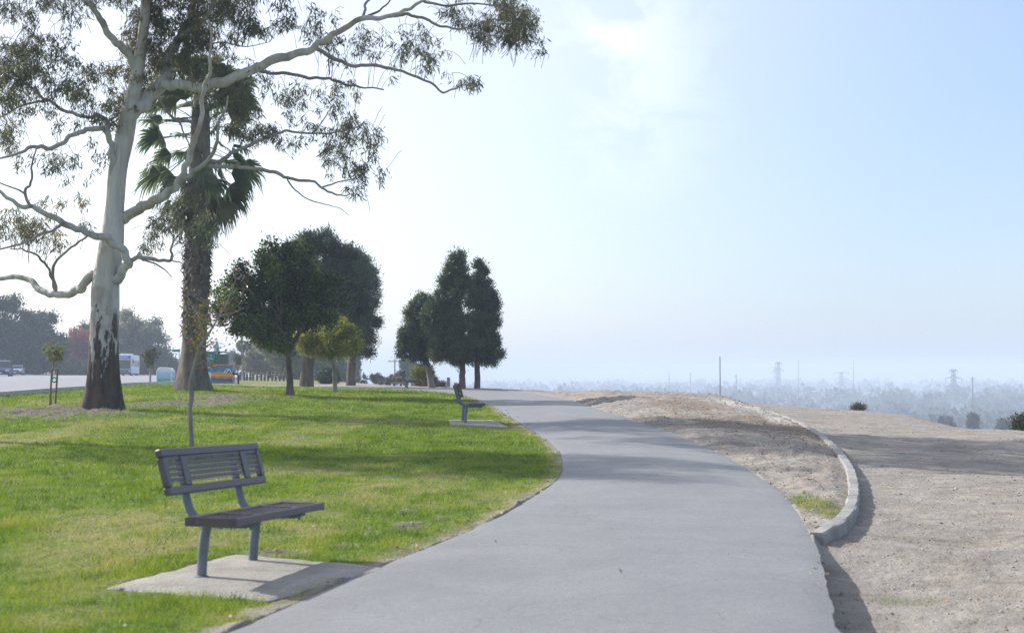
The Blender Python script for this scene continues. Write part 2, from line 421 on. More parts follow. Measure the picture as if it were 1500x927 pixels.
    gr = mixc(nt, maths(nt, 'MULTIPLY', sa.outputs[1], maths(nt, 'ADD', maths(nt, 'MULTIPLY', n2, 1.1), .0, True)), grass, dryc)
    c = mixc(nt, sa.outputs[0], mixc(nt, sb.outputs[2], soil, moundc), gr)
    town = ramp(nt, noise(nt, .012, 8, .7), [(.35, (.035,.05,.025)), (.5, (.06,.08,.045)), (.6, (.12,.12,.10)), (.7, (.09,.095,.08))])
    c = mixc(nt, a.outputs['Alpha'], c, town)
    finish(nt, out, c, .95, [(n4, .05), (n2, .035), (n3, .014)], spec=.15)
    o = link('ground', me, mt, None, True); tag(o, kind='structure')
ground()

def slab(name, L, Rt, mat, n=420, w=26, up=.0, crown=.0, drop=.42, edge=.012, step=None, hf=H0):
    L = resample(L, n); Rt = resample(Rt, n)
    if edge:
        t = np.arange(n)
        for E, s in ((L, 1), (Rt, 2)):
            E[:, 0] += (fbm(E[:, 1]*2.3, E[:, 0]*2, 60+s, 5)-.5)*edge*5+(fbm(E[:, 1]*17, E[:, 0]*9, 66+s, 2)-.5)*edge*1.6
    u = np.linspace(0, 1, w)
    X = L[:, None, 0]*(1-u)+Rt[:, None, 0]*u; Y = L[:, None, 1]*(1-u)+Rt[:, None, 1]*u
    Z = hf(X, Y)+up+crown*(1-(2*u-1)**2)+(fbm(X*.8, Y*.8, 70, 3)-.5)*.012
    Z[:, 0] -= .008; Z[:, -1] -= .008
    Xs = np.concatenate([X[:, :1], X, X[:, -1:]], 1); Ys = np.concatenate([Y[:, :1], Y, Y[:, -1:]], 1)
    Zs = np.concatenate([Z[:, :1]-drop, Z, Z[:, -1:]-drop], 1); ww = w+2
    i, j = np.meshgrid(np.arange(n-1), np.arange(ww-1), indexing='ij')
    Q = np.stack([i*ww+j, i*ww+j+1, (i+1)*ww+j+1, (i+1)*ww+j], -1).reshape(-1, 4)
    me = npmesh(name, np.stack([Xs, Ys, Zs], -1).reshape(-1, 3), Q)
    o = link(name, me, mat, None, True); me.set_sharp_from_angle(angle=R(45)); return tag(o, kind='structure')
def asphalt(name, base, spot):
    m, nt, out = _new(name)
    n1 = noise(nt, 120, 3, .7); n2 = noise(nt, .8, 6, .7); n3 = noise(nt, 6, 5, .7, dist=1.0)
    c = ramp(nt, n1, [(.3, tuple(v*.72 for v in base)), (.55, base), (.72, tuple(v*1.35 for v in base))])
    c = mixc(nt, ramp(nt, n2, [(.38, (.9,.9,.9)), (.62, (0,0,0))]), c, tuple(v*.78 for v in base))
    c = mixc(nt, ramp(nt, noise(nt, 26, 5, .85), [(.54, (0,0,0)), (.66, (.65,.65,.65))]), c, tuple(v*.62 for v in base))
    c = mixc(nt, ramp(nt, noise(nt, 38, 4, .8), [(.60, (0,0,0)), (.68, (.6,.6,.6))]), c, tuple(v*1.45 for v in base))
    c = mixc(nt, ramp(nt, n3, [(.62, (0,0,0)), (.74, (.5,.5,.5))]), c, spot)
    v = N(nt, 'ShaderNodeTexVoronoi', feature='DISTANCE_TO_EDGE'); v.inputs['Scale'].default_value = .33
    tc = N(nt, 'ShaderNodeTexCoord'); nd = N(nt, 'ShaderNodeTexNoise'); nd.inputs['Scale'].default_value = 1.2; nd.inputs['Detail'].default_value = 5
    mm = N(nt, 'ShaderNodeVectorMath', operation='ADD'); nt.links.new(tc.outputs['Object'], nd.inputs['Vector'])
    nt.links.new(tc.outputs['Object'], mm.inputs[0]); nt.links.new(nd.outputs['Color'], mm.inputs[1]); nt.links.new(mm.outputs[0], v.inputs['Vector'])
    crack = ramp(nt, v.outputs['Distance'], [(.0, (.30,.30,.30)), (.0035, (0,0,0))])
    c = mixc(nt, crack, c, (.06,.06,.06))
    rg = ramp(nt, n2, [(.3, (.6,.6,.6)), (.7, (.75,.75,.75))])
    finish(nt, out, c, rg, [(n1, .004), (noise(nt, 2.5, 4, .6), .012)], spec=.35); return m
ASPH = asphalt('weathered_asphalt', (.222,.224,.229), (.15,.15,.153))
slab('path', LE, RE, ASPH, n=700, w=40, up=.0, crown=.025)

# concrete kerb on the right
def kerb():
    p = resample(KERB, 1200); sL = np.r_[0, np.cumsum(np.hypot(*np.diff(p, axis=0).T))]; tot = sL[-1]
    st = list(np.arange(0, tot, .13)); jt = np.arange(1.55, tot, 2.3)
    st = [q for q in st if np.min(np.abs(jt-q)) > .05]+[j+d for j in jt for d in (-.014, -.006, .006, .014)]; st = np.array(sorted(st+[tot]))
    isj = np.array([np.min(np.abs(jt-q)) < .008 for q in st])
    p = np.stack([np.interp(st, sL, p[:, 0]), np.interp(st, sL, p[:, 1])], 1); T = np.gradient(p, axis=0); T = T/np.hypot(*T.T)[:, None]; Nn = np.stack([T[:, 1], -T[:, 0]], 1)
    prof = [(-.066, -.30), (-.066, .018), (-.052, .032), (.052, .028), (.068, .012), (.075, -.40)]
    V = []; 
    z0 = H0(p[:, 0], p[:, 1])
    for k in range(len(p)):
        u_ = st[k]; top = .03*float(smooth(0, .6, u_))-(.022 if isj[k] else 0); fade = 1-.9*float(smooth(tot*.78, tot, u_)); w = (1+.10*(float(fbm(u_*1.1, 2., 5, 3))-.5)*2)*(.86 if isj[k] else 1)+.03*(float(vnoise(math.floor(u_/2.3+.32), 7))-.5)
        for q, (a, b) in enumerate(prof):
            jx = (float(fbm(u_*3.5, q*3.1, 8, 4))-.5)*.035
            xy = p[k]+Nn[k]*(a*w+jx); V.append((xy[0], xy[1], z0[k]+(b+top)*(fade if b > 0 else 1)+jx*.6-.03*(1-fade)))
    n = len(prof); Fq = [(k*n+j, k*n+j+1, (k+1)*n+j+1, (k+1)*n+j) for k in range(len(p)-1) for j in range(n-1)]
    me = bpy.data.meshes.new('kerb'); me.from_pydata(V, [], Fq+[tuple(range(n)), tuple(reversed(range((len(p)-1)*n, len(p)*n)))])
    m, nt, out = _new('kerb_concrete')
    n1 = noise(nt, 3, 6, .7); n2 = noise(nt, 40, 4, .7)
    c = ramp(nt, n1, [(.3, (.20,.19,.18)), (.55, (.30,.29,.28)), (.75, (.38,.37,.36))]); c = mixc(nt, ramp(nt, n2, [(.6, (0,0,0)), (.7, (.6,.6,.6))]), c, (.2,.19,.17))
    finish(nt, out, c, .9, [(n2, .008), (n1, .02)])
    o = link('concrete_kerb', me, m, None, True); me.set_sharp_from_angle(angle=R(30))
    tag(o, 'curved weathered concrete kerb between the dirt strip and the lower dirt slope', 'kerb')
kerb()

# road on the left
fr = [(-120, 60), (-95, 100), (-78, 140), (-72, 165), (-69, 190), (-69, 215), (-70, 240), (-74, 270), (-88, 350)]
FAR = chaikin(fr, 2)
ROADM = asphalt('road_asphalt', (.26,.26,.275), (.22,.22,.23))
slab('road', FAR, NEAR, ROADM, n=120, w=60, up=.05, drop=.3, edge=0)
# pale kerb strips and painted lane lines follow the road
def strip(name, line, w, up, mat, h=0.0, off=0.0, dash=None):
    p = resample(line, 260); T = np.gradient(p, axis=0); T = T/np.hypot(*T.T)[:, None]; Nn = np.stack([T[:, 1], -T[:, 0]], 1)
    V = []; Q = []
    for k in range(len(p)):
        for a, b in ((-w/2, 0 if not h else -.2), (-w/2+.001, h), (w/2-.001, h), (w/2, 0 if not h else -.2)):
            xy = p[k]+Nn[k]*(a+off); V.append((xy[0], xy[1], 0+up+b))
    V = np.array(V); V[:, 2] += H0(V[:, 0], V[:, 1])
    for k in range(len(p)-1):
        if dash and (k % dash) >= dash//2: continue
        for j in range(3):
            if not h and j != 1: continue
            Q.append((k*4+j, k*4+j+1, (k+1)*4+j+1, (k+1)*4+j))
    me = npmesh(name, V, Q); o = link(name, me, mat); return tag(o, kind='structure')
WHITE = paint('line_paint', (.7,.7,.68), .7, .12, 3)
CONC = paint('pale_concrete', (.42,.41,.38), .9, .15, 3, .01)
strip('road_kerb', NEAR, .2, .05, CONC, .10, .12)
strip('road_kerb', FAR, .3, .05, CONC, .12, -.2)
mid = (resample(NEAR, 60)*.55+resample(FAR, 60)*.45)
strip('lane_line', mid, .22, .075, WHITE)
strip('lane_line', resample(NEAR, 60)*.78+resample(FAR, 60)*.22, .15, .075, WHITE, dash=8)

# concrete pads under the two near benches, a pale strip on the valley floor
def pad(name, pts, up, th=.12, seed=0, mat=None):
    n = len(pts); P0 = np.array(pts); c = P0.mean(0)
    V = []; 
    ring = []
    for k in range(n):
        a, b = P0[k], P0[(k+1) % n]
        for t in np.linspace(0, 1, 14)[:-1]:
            q = a*(1-t)+b*t; d = (q-c)/np.linalg.norm(q-c)
            ring.append(q+d*(float(fbm(q[0]*6, q[1]*6, seed, 3))-.5)*.16)
    ring = np.array(ring); m = len(ring)
    V.append((c[0], c[1], float(H0(c[0], c[1]))+up+.012))
    for f, dz in ((.5, .01), (.8, .005), (.97, 0), (1, -.012), (1.0, -th)):
        for q in ring:
            s = c+(q-c)*f; V.append((s[0], s[1], float(H0(s[0], s[1]))+up+dz+(float(fbm(s[0]*2, s[1]*2, seed+1, 2))-.5)*.012))
    Fq = [(0, 1+j, 1+(j+1) % m) for j in range(m)]
    for k in range(4): Fq += [(1+k*m+j, 1+(k+1)*m+j, 1+(k+1)*m+(j+1) % m, 1+k*m+(j+1) % m) for j in range(m)]
    me = bpy.data.meshes.new(name); me.from_pydata(V, [], Fq)
    o = link(name, me, mat, None, True); me.set_sharp_from_angle(angle=R(50)); tag(o, kind='structure'); return ring
m, nt, out = _new('rough_concrete'); n1 = noise(nt, 2.2, 6, .75); n2 = noise(nt, 55, 4, .8); n3 = noise(nt, 14, 5, .8)
c = ramp(nt, n1, [(.3, (.26,.24,.21)), (.6, (.40,.38,.34))]); c = mixc(nt, ramp(nt, n2, [(.55, (0,0,0)), (.66, (.8,.8,.8))]), c, (.17,.155,.135)); c = mixc(nt, ramp(nt, n3, [(.58, (0,0,0)), (.7, (.5,.5,.5))]), c, (.24,.2,.15))
finish(nt, out, c, .95, [(n2, .012), (n3, .02)]); PADM = m
PADS = []
for pts, up, sd in (([(150,862),(395,880),(570,832),(345,812)], .008, 3), ([(660,623.5),(744,626.5),(722,616.5),(657,616)], .03, 9)):
    w = [np.array(hit(*q)[:2]) for q in pts]
    PADS.append(pad('concrete_pad', w, up, seed=sd, mat=PADM))

# ------------------------------------------------------------------ world, sun, haze, camera
w = bpy.data.worlds.new('World'); SC.world = w; w.use_nodes = True; nt = w.node_tree; nt.nodes.clear()
SUN_EL = math.asin(SUNV.z); SUN_AZ = math.atan2(SUNV.x, SUNV.y)
sky = N(nt, 'ShaderNodeTexSky', sky_type='NISHITA'); sky.sun_disc = False
sky.sun_elevation = SUN_EL; sky.sun_rotation = SUN_AZ; sky.air_density = 1.0; sky.dust_density = 1.2; sky.ozone_density = 1.5
tc = N(nt, 'ShaderNodeTexCoord')
# one thin wisp of cirrus
cd = Vector(ray(925, 30)).normalized()
mp = N(nt, 'ShaderNodeMapping', vector_type='POINT'); mp.inputs['Location'].default_value = tuple(-v for v in cd)
nt.links.new(tc.outputs['Generated'], mp.inputs['Vector'])
sep = N(nt, 'ShaderNodeSeparateXYZ'); nt.links.new(mp.outputs[0], sep.inputs[0])
nz = N(nt, 'ShaderNodeTexNoise'); nz.inputs['Scale'].default_value = 13; nz.inputs['Detail'].default_value = 9; nz.inputs['Roughness'].default_value = .62; nz.inputs['Distortion'].default_value = .5
mp2 = N(nt, 'ShaderNodeMapping'); mp2.inputs['Scale'].default_value = (1.0, 1, 1.7); nt.links.new(tc.outputs['Generated'], mp2.inputs['Vector']); nt.links.new(mp2.outputs[0], nz.inputs['Vector'])
# soft column: narrower going down
xx = maths(nt, 'ADD', sep.outputs[0], maths(nt, 'MULTIPLY', maths(nt, 'SUBTRACT', nz.outputs['Fac'], .5), .16))
xx = maths(nt, 'ADD', xx, maths(nt, 'MULTIPLY', sep.outputs[2], .20))
ex = maths(nt, 'MULTIPLY', maths(nt, 'ABSOLUTE', xx), 17.0)
ez = maths(nt, 'MULTIPLY', maths(nt, 'MAXIMUM', maths(nt, 'MULTIPLY', sep.outputs[2], -1.0), 0.0), 8.5)
dd = maths(nt, 'SQRT', maths(nt, 'ADD', maths(nt, 'MULTIPLY', ex, ex), maths(nt, 'MULTIPLY', ez, ez)))
cl = maths(nt, 'SUBTRACT', 1.15, dd, True)
cl = maths(nt, 'MULTIPLY', cl, maths(nt, 'ADD', maths(nt, 'MULTIPLY', nz.outputs['Fac'], 4.2), -1.55, True))
cl = maths(nt, 'MULTIPLY', cl, .62, True)
hz = N(nt, 'ShaderNodeMix', data_type='RGBA'); hz.inputs['Factor'].default_value = SKYWASH
dp = N(nt, 'ShaderNodeVectorMath', operation='DOT_PRODUCT'); nrm = N(nt, 'ShaderNodeVectorMath', operation='NORMALIZE'); nt.links.new(tc.outputs['Generated'], nrm.inputs[0]); nt.links.new(nrm.outputs[0], dp.inputs[0]); dp.inputs[1].default_value = tuple(SUNV)
gl = N(nt, 'ShaderNodeMapRange', interpolation_type='SMOOTHSTEP'); gl.inputs['From Min'].default_value = .18; gl.inputs['From Max'].default_value = .62; nt.links.new(dp.outputs['Value'], gl.inputs['Value'])
ws = N(nt, 'ShaderNodeMix', data_type='RGBA'); nt.links.new(gl.outputs[0], ws.inputs['Factor']); ws.inputs['A'].default_value = SKYWASHC; ws.inputs['B'].default_value = (8.0, 7.7, 8.0, 1)
nt.links.new(sky.outputs[0], hz.inputs['A']); nt.links.new(ws.outputs['Result'], hz.inputs['B'])
mx = N(nt, 'ShaderNodeMix', data_type='RGBA'); nt.links.new(cl, mx.inputs['Factor']); nt.links.new(hz.outputs['Result'], mx.inputs['A']); mx.inputs['B'].default_value = CLOUDC
bg = N(nt, 'ShaderNodeBackground'); bg.inputs['Strength'].default_value = SKYSTR
nt.links.new(mx.outputs['Result'], bg.inputs['Color']); wo = N(nt, 'ShaderNodeOutputWorld'); nt.links.new(bg.outputs[0], wo.inputs['Surface'])
sl = bpy.data.lights.new('sun', 'SUN'); sl.energy = SUNSTR; sl.angle = R(.55); sl.color = (1, .96, .90)
so = bpy.data.objects.new('sun', sl); COL.objects.link(so); so.rotation_euler = (-SUNV).to_track_quat('-Z', 'Y').to_euler(); so.location = (-30, -20, 60)

hb = MB(); hb.box((0, 0, (24-36)/2), (15000, 15000, 60)); m, nt, out = _new('haze_air')
v = N(nt, 'ShaderNodeVolumePrincipled'); v.inputs['Color'].default_value = (*HAZEC, 1); v.inputs['Density'].default_value = HAZED; v.inputs['Anisotropy'].default_value = HAZEA
nt.links.new(v.outputs[0], out.inputs['Volume']); ho = hb.build('haze', m); tag(ho, kind='stuff')

cam = bpy.data.cameras.new('camera'); co = bpy.data.objects.new('camera', cam); COL.objects.link(co); SC.camera = co
cam.sensor_width = 36; cam.lens = 36*F/1500; co.location = (0, 0, CAMZ); co.rotation_euler = (math.pi/2+PITCH, 0, 0)
cam.clip_start = .1; cam.clip_end = 30000
cam.dof.use_dof = True; cam.dof.focus_distance = 46; cam.dof.aperture_fstop = 3.2
SC.view_settings.view_transform = 'Standard'; SC.view_settings.look = 'None'; SC.view_settings.gamma = 1; SC.view_settings.exposure = EXPO
SC.view_settings.use_curve_mapping = False
SC.cycles.use_denoising = True; SC.cycles.denoising_prefilter = 'NONE'; SC.cycles.denoising_input_passes = 'RGB_ALBEDO_NORMAL'; SC.cycles.max_bounces = 6; SC.cycles.volume_bounces = 1; SC.cycles.transparent_max_bounces = 8
# ================================================================== BENCHES
SLAT = None
def bench_mats():
    m, nt, out = _new('coated_steel_plum')
    n1 = noise(nt, 5, 5, .7); n2 = noise(nt, 30, 4, .7)
    c = ramp(nt, n1, [(.35, (.046,.030,.034)), (.65, (.090,.068,.078))]); c = mixc(nt, ramp(nt, n2, [(.55, (0,0,0)), (.70, (.6,.6,.6))]), c, (.15,.125,.115)); c = mixc(nt, ramp(nt, noise(nt, 14, 6, .8), [(.57, (0,0,0)), (.62, (.7,.7,.7))]), c, (.055,.032,.026))
    finish(nt, out, c, ramp(nt, n1, [(.3, (.34,.34,.34)), (.7, (.52,.52,.52))]), [(n2, .0015)], spec=.75)
    g, nt, out = _new('painted_pipe_grey')
    n1 = noise(nt, 7, 5, .7); n2 = noise(nt, 45, 4, .7)
    c = ramp(nt, n1, [(.35, (.105,.130,.155)), (.65, (.165,.190,.215))]); c = mixc(nt, ramp(nt, n2, [(.64, (0,0,0)), (.72, (.7,.7,.7))]), c, (.16,.10,.06))
    finish(nt, out, c, .5, [(n2, .001)], spec=.45)
    return m, g
PLUM, PIPE = bench_mats()
def lattice_panel(mb, y0, y1, u0, u1, org, U, T, rows=5, bars=True):
    """rows of slots between y0..y1 (length) and u0..u1 (across): flat slats with a fine expanded mesh between them"""
    W = (u1-u0)/(rows*2+1)
    Mr = Matrix((T, Vector((0, 1, 0)), U)).transposed()
    for k in range(rows):
        c = u0+W*(2*k+1.0+.5)
        if k < rows-1 or True:
            cc = u0+W*(2*k+2.5)
            if cc < u1: mb.box(Vector(org)+U*cc+Vector((0, (y0+y1)/2, 0)), (.006, y1-y0, W*.95), Mr)
        n = int((y1-y0)/.026)
        for j in range(n):
            y = y0+(j+.5)*(y1-y0)/n
            for s in (-1, 1):
                rot = Mr @ Matrix.Rotation(R(32*s), 3, 'X')
                mb.box(Vector(org)+U*(c)+Vector((0, y, 0)), (.0035, .0045, W*1.15), rot)
def make_bench(detail=True, hl=.82):
    t = empty('park_bench', (0, 0, 0))
    # seat: x .05 -> .44, z .41 -> .455
    s = MB(); x0, x1 = .05, .44; b = .05; zt = .452
    for x in (x0+b/2, x1-b/2): s.box((x, 0, zt-.028), (b, 2*hl, .056), bevel=.008)
    for y in (-hl+.035, -.36, .36, hl-.035): s.box(((x0+x1)/2, y, zt-.012), (x1-x0-2*b+.01, .07 if abs(y) > .5 else .09, .018))
    for y in (-hl+.006, hl-.006): s.box(((x0+x1)/2, y, zt-.030), (x1-x0-.004, .018, .064), bevel=.004)
    if detail:
        for a, c in ((-hl+.07, -.405), (-.315, .315), (.405, hl-.07)):
            lattice_panel(s, a, c, 0, x1-x0-2*b, (x0+b, 0, zt-.010), Vector((1, 0, 0)), Vector((0, 0, -1)), 5)
    else: s.box(((x0+x1)/2, 0, zt-.02), (x1-x0-2*b, 2*hl-.1, .01))
    s.build('seat', PLUM, t)
    # backrest: leaning panel
    p0 = Vector((-.055, 0, .600)); U = Vector((-.090, 0, .320)); Lb = U.length; U.normalize(); T = Vector((U.z, 0, -U.x))
    Mr = Matrix((T, Vector((0, 1, 0)), U)).transposed(); B = MB()
    def bx(u, y, du, dy, th=.05, off=0, bev=.008): B.box(p0+U*u+Vector((0, y, 0))-T*(th/2+off), (th, dy, du), Mr, bevel=bev)
    bx(.03, 0, .060, 2*hl); bx(Lb-.03, 0, .060, 2*hl)
    for y in (-hl+.032, hl-.032): bx(Lb/2, y, Lb-.121, .064, .05, .0)
    for y in (-.50, .50): bx(Lb/2, y, Lb-.122, .095, .016, .002, .003)
    if detail:
        for a, c in ((-hl+.064, -.548), (-.452, .452), (.548, hl-.064)):
            lattice_panel(B, a, c, .060, Lb-.060, p0-T*.012, U, -T, 5)
    else: bx(Lb/2, 0, Lb-.125, 2*hl-.13, .01, .012, 0)
    B.build('backrest', PLUM, t)
    for y in (-.44, .44):
        l = MB(); l.tube([(0, y, -.02), (.006, y, .15), (.02, y, .30), (.045, y, .400)], [.036, .036, .036, .036], 18)
        l.tube([(0, y, -.004), (0, y, .004), (0, y, .010)], [.052, .052, .038], 18)
        l.build('leg', PIPE, t, True)
        a = MB(); a.tube([(.12, y, .385), (.02, y, .392), (-.06, y, .42), (-.10, y, .47), (-.125, y, .54), (-.142, y, .61), (-.165, y, .70), (-.215, y, .86)], [.026, .028, .03, .031, .031, .031, .031, .03], 16)
        a.build('back_support', PIPE, t, True)
        c = MB(); c.prism([(-.02, .388), (.42, .388), (.42, .376), (.35, .352), (.02, .352)], 'y', y-.03, y-.022)
        c.prism([(-.02, .388), (.42, .388), (.42, .376), (.35, .352), (.02, .352)], 'y', y+.022, y+.03)
        c.box((.2, y, .392), (.42, .075, .008))
        br = c.build('seat_bracket', PIPE, t)
        for x in (.14, .38):
            h = MB(); h.lathe((x, y, .352), [(.012, -.012), (.012, .02)], 6); h.build('bolt', PIPE, br)
    return t
def copy_tree(o):
    def cp(q, par):
        c = q.copy(); COL.objects.link(c); c.parent = par
        for ch in [k for k in ALLCH.get(q.name, [])]: cp(ch, c)
        return c
    ALLCH = {}
    for k in bpy.data.objects:
        if k.parent: ALLCH.setdefault(k.parent.name, []).append(k)
    return cp(o, None)
BG = 'steel park benches along the path'
b1 = make_bench(True)
def place(o, org, a, label, tilt=0, sc=1):
    rz = math.atan2(a[1], a[0])-math.pi/2
    o.location = org; o.rotation_euler = (tilt, 0, rz); o.scale = (sc,)*3; tag(o, label, 'bench', BG)
ba = Vector((.24, .971, 0)).normalized()
b2 = copy_tree(b1)
place(b1, (-2.115, 10.66, float(H0(-2.115, 10.66))+.006), ba, 'large plum coated steel bench in the foreground, standing on the concrete pad beside the path', R(-1.2))
q = hit(679.5, 620)
place(b2, (q[0], q[1], q[2]+.035), (-.10, 1), 'plum steel bench seen end-on at the lawn edge halfway up the path')
b3 = copy_tree(b1); b4 = copy_tree(b1)
q = at(595.5, 67); place(b3, q, (-.14, 1), 'far bench beside the wooden rail post and leaning conifer', 0, 1.0)
q = at(536, 112); place(b4, (q.x, q.y, G(q.x, q.y)), (-.1, 1), 'smallest, farthest bench on the lawn crest under the pines')

# ================================================================== EUCALYPTUS
ED = 38.0; EB = Vector(((146-750)/F*ED, ED, G((146-750)/F*ED, ED)-.05)); PX = F/ED
def EP(x, y, dd=0): return P(x, y, ED+dd)
BR = []      # (px points, px radii, depth offsets)
def br(pts, r, dd=(0, 0)):
    n = len(pts); BR.append((pts, list(np.interp(np.linspace(0, 1, n), np.linspace(0, 1, len(r)), r)), list(np.linspace(dd[0], dd[1], n))))
br([(146,612),(147,596),(149,575),(150,550),(151,520),(152,490),(153,460),(154,430),(157,400),(163,365),(167,330),(169,300),(173,250),(182,205),(189,165),(196,135),(202,100),(208,60),(212,20),(214,-20),(216,-80),(220,-160),(226,-260),(228,-340)],
   [35,30.5,26,23.5,21.5,20.4,20,19.5,18.7,17.8,15.8,13.5,13.5,13.8,12.5,10.5,9.2,8,7,6.5,6,5,4,1.5])
br([(190,172),(199,163),(214,146),(228,132),(240,118),(245,104),(246,86),(254,70),(264,56),(273,38),(281,21),(286,0),(290,-30),(300,-80),(318,-150),(330,-230)], [12.5,12.3,12,11,9.5,8,7,5.5,4.5,3,1.5], (0, 1.5))
br([(240,124),(258,125),(285,128),(303,127),(320,122),(338,115),(356,107),(378,97),(400,87),(420,83),(435,80),(448,75),(462,68),(478,57),(489,50),(510,38),(532,28),(550,27),(571,25),(586,19),(600,13),(621,2),(650,-14),(690,-30)], [8.5,8.5,8,7.5,6.5,5.5,4.5,3.5,2.4,1.5], (0, -2.5))
br([(571,25),(585,22),(600,22),(614,26),(628,32),(645,38),(663,43),(680,42),(695,44),(720,53),(745,50)], [2.8,2.4,1.8,.8], (-1.8, -2.6))
br([(621,3),(650,8),(690,6),(730,10),(765,20)], [2.2,1.6,.7], (-2, -3))
br([(695,44),(712,60),(728,70)], [1.3,.6], (-2.5, -2.7))
br([(460,70),(472,77),(485,84),(503,92),(521,98),(537,96),(553,96),(569,99),(585,103),(600,109),(613,114),(631,121),(641,129),(649,135),(662,131),(674,126),(690,125),(700,128)], [3.6,3.2,2.7,2.2,1.7,.8], (-1, -.2))
br([(532,28),(534,15),(537,5),(545,-3),(560,-12)], [2.6,2,1.2], (-1.4, -.5))
br([(535,26),(552,18),(566,8),(576,-6)], [2.2,1.6,1], (-1.5, -2))
br([(356,108),(372,104),(386,107),(400,107),(418,108),(436,112),(452,114),(468,116),(480,115),(489,119),(505,123),(517,125),(530,129),(542,130),(562,132)], [3.4,3,2.6,2,1.2], (-.4, .8))
br([(482,85),(482,98),(481,112)], [1.4,1.0], (-1, -.5))
br([(180,322),(190,312),(205,305),(220,299),(235,291),(249,281),(262,266),(270,249),(276,230),(281,213),(287,195),(292,178),(295,160),(297,142),(298,130),(303,115),(308,103),(306,85),(310,60),(306,30)], [9.5,9,8,7,5.8,5,4.4,3.8,3.4,3,2.2,1.4], (0, -2))
br([(262,270),(275,260),(288,249),(299,240),(310,228),(316,213),(320,199),(321,181),(330,162),(334,140)], [4.6,4.2,3.6,3,2,1.2], (-.6, -1.8))
br([(290,247),(300,243),(318,243),(334,245),(347,245),(359,245),(380,248),(400,252),(412,257),(421,261),(437,263),(453,265),(463,269),(471,276),(482,281),(492,285),(505,286),(516,284)], [3.6,3.4,3,2.4,1.8,.8], (-.8, -2.2))
br([(471,275),(485,270),(500,266),(520,261)], [1.5,1], (-1.8, -1.5))
br([(421,262),(430,275),(443,287),(460,296),(480,300),(498,306),(512,316)], [1.3,.9,.4], (-1.6, -1.2))
br([(304,236),(320,237),(331,231),(342,224),(354,219),(366,213),(383,205),(400,197),(410,194),(421,192),(440,194),(457,195),(475,196),(492,195),(507,191),(521,187),(532,180)], [3.8,3.2,2.6,2,1.3,.7], (-.9, -.2))
br([(457,195),(468,184),(480,166)], [1.4,.8], (-.6, -.9))
br([(286,187),(280,180),(270,178),(262,178),(252,172),(245,164),(238,154),(233,146),(240,140)], [3,2.6,2,1.3], (-1, -1.8))
br([(262,178),(268,190),(274,206),(278,214)], [1.6,1], (-1, -1.4))
br([(163,412),(172,408),(180,400),(186,389),(189,382)], [9.5,9,7.5,6.5], (0, -.5))
br([(190,384),(181,370),(169,358),(159,350),(148,346),(134,342),(121,337),(106,333),(91,325),(76,317),(60,310),(46,303),(30,301),(16,293),(0,280),(-20,270),(-45,250)], [7,6.6,6.2,5.6,5,4.4,3.6,2.6,1.5], (-.5, -2.5))
br([(46,303),(40,294),(36,284),(40,275),(45,265),(47,252),(48,240),(49,228),(52,216)], [2.8,2.4,1.8,1.2], (-2, -2.2))
br([(36,284),(26,277),(14,272),(-2,268)], [1.6,1], (-2, -2.4))
br([(95,327),(78,336),(60,343),(45,352),(30,358),(15,361),(-10,366)], [2.8,2.4,1.8,1.2], (-1.5, -3))
br([(130,345),(118,353),(106,361),(95,370),(85,379),(78,391),(76,402),(80,415),(83,428)], [1.8,2.2,2.6,3], (-.8, .6))
br([(187,386),(196,380),(205,376),(216,379),(227,381),(240,381),(250,382),(253,374),(250,365),(256,350)], [4.6,3.6,3,2.4,1.6], (-.5, -.8))
br([(208,380),(219,384),(230,388),(243,396),(252,407)], [1.9,1.4,.6], (-.6, -1))
br([(250,382),(262,384),(275,392)], [1.4,.7], (-.7, -1))
br([(136,402),(128,410),(121,419),(112,424),(103,428),(94,431),(85,432),(75,431),(66,429),(56,421),(48,413),(36,408),(24,407),(12,406),(0,408),(-20,406),(-50,398)], [7.5,7.4,7,6.4,5.8,5.2,4.8,4.2,3.4], (0, 1.5))
br([(82,430),(77,414),(72,398),(67,388),(60,379),(50,372),(39,367),(28,364),(15,366)], [2.6,2.2,1.8,1], (.6, -.4))
br([(168,268),(166,250),(165,230),(163,210),(158,195),(150,190),(130,189),(118,193),(106,198),(92,210),(76,218),(63,216),(51,215),(38,219),(24,225),(0,231),(-30,240)], [6,5.8,5.2,4.6,4.2,4,3.8,3.4,3,2,1.2], (0, -2))
br([(160,196),(159,182),(155,174),(143,171),(130,171),(114,168),(99,164),(84,156),(69,147),(54,136),(39,125),(20,108),(0,93),(-30,72)], [3.6,3.4,3,2.6,2,1.2], (-.4, .8))
br([(157,178),(167,172),(177,164),(184,153),(190,143)], [2,1.5,1], (-.4, .3))
br([(69,148),(56,150),(43,151),(24,159),(8,168),(-10,176)], [2.2,1.6,.8], (.2, .8))
br([(200,106),(192,88),(184,75),(174,65),(164,56),(157,46),(151,35),(145,25),(138,15),(130,6),(121,-2),(108,-18),(85,-45),(60,-90)], [7.5,7,6.2,5.6,5,4.4,3.2,1.6], (0, -2))
br([(205,75),(211,55),(214,40),(217,25),(220,10),(224,-12),(232,-50),(248,-100)], [4.6,4,3.4,2.5,1.2], (0, 1))
br([(262,60),(266,54),(272,50),(281,45),(289,39),(295,34),(301,27),(308,12),(315,-4),(330,-40),(360,-90)], [5.2,4.8,4.2,3.2,1.6], (.4, -1))
br([(288,40),(290,20),(291,0),(296,-30)], [2.2,1.6,1], (.2, .5))
br([(217,-90),(180,-130),(130,-160),(80,-200)], [4,2.6,1], (0, -2))
br([(290,-30),(330,-60),(400,-90),(480,-110)], [3.4,2.4,1], (1, 2))
br([(650,-14),(600,-40),(560,-70)], [1.6,.8], (-2, 0))
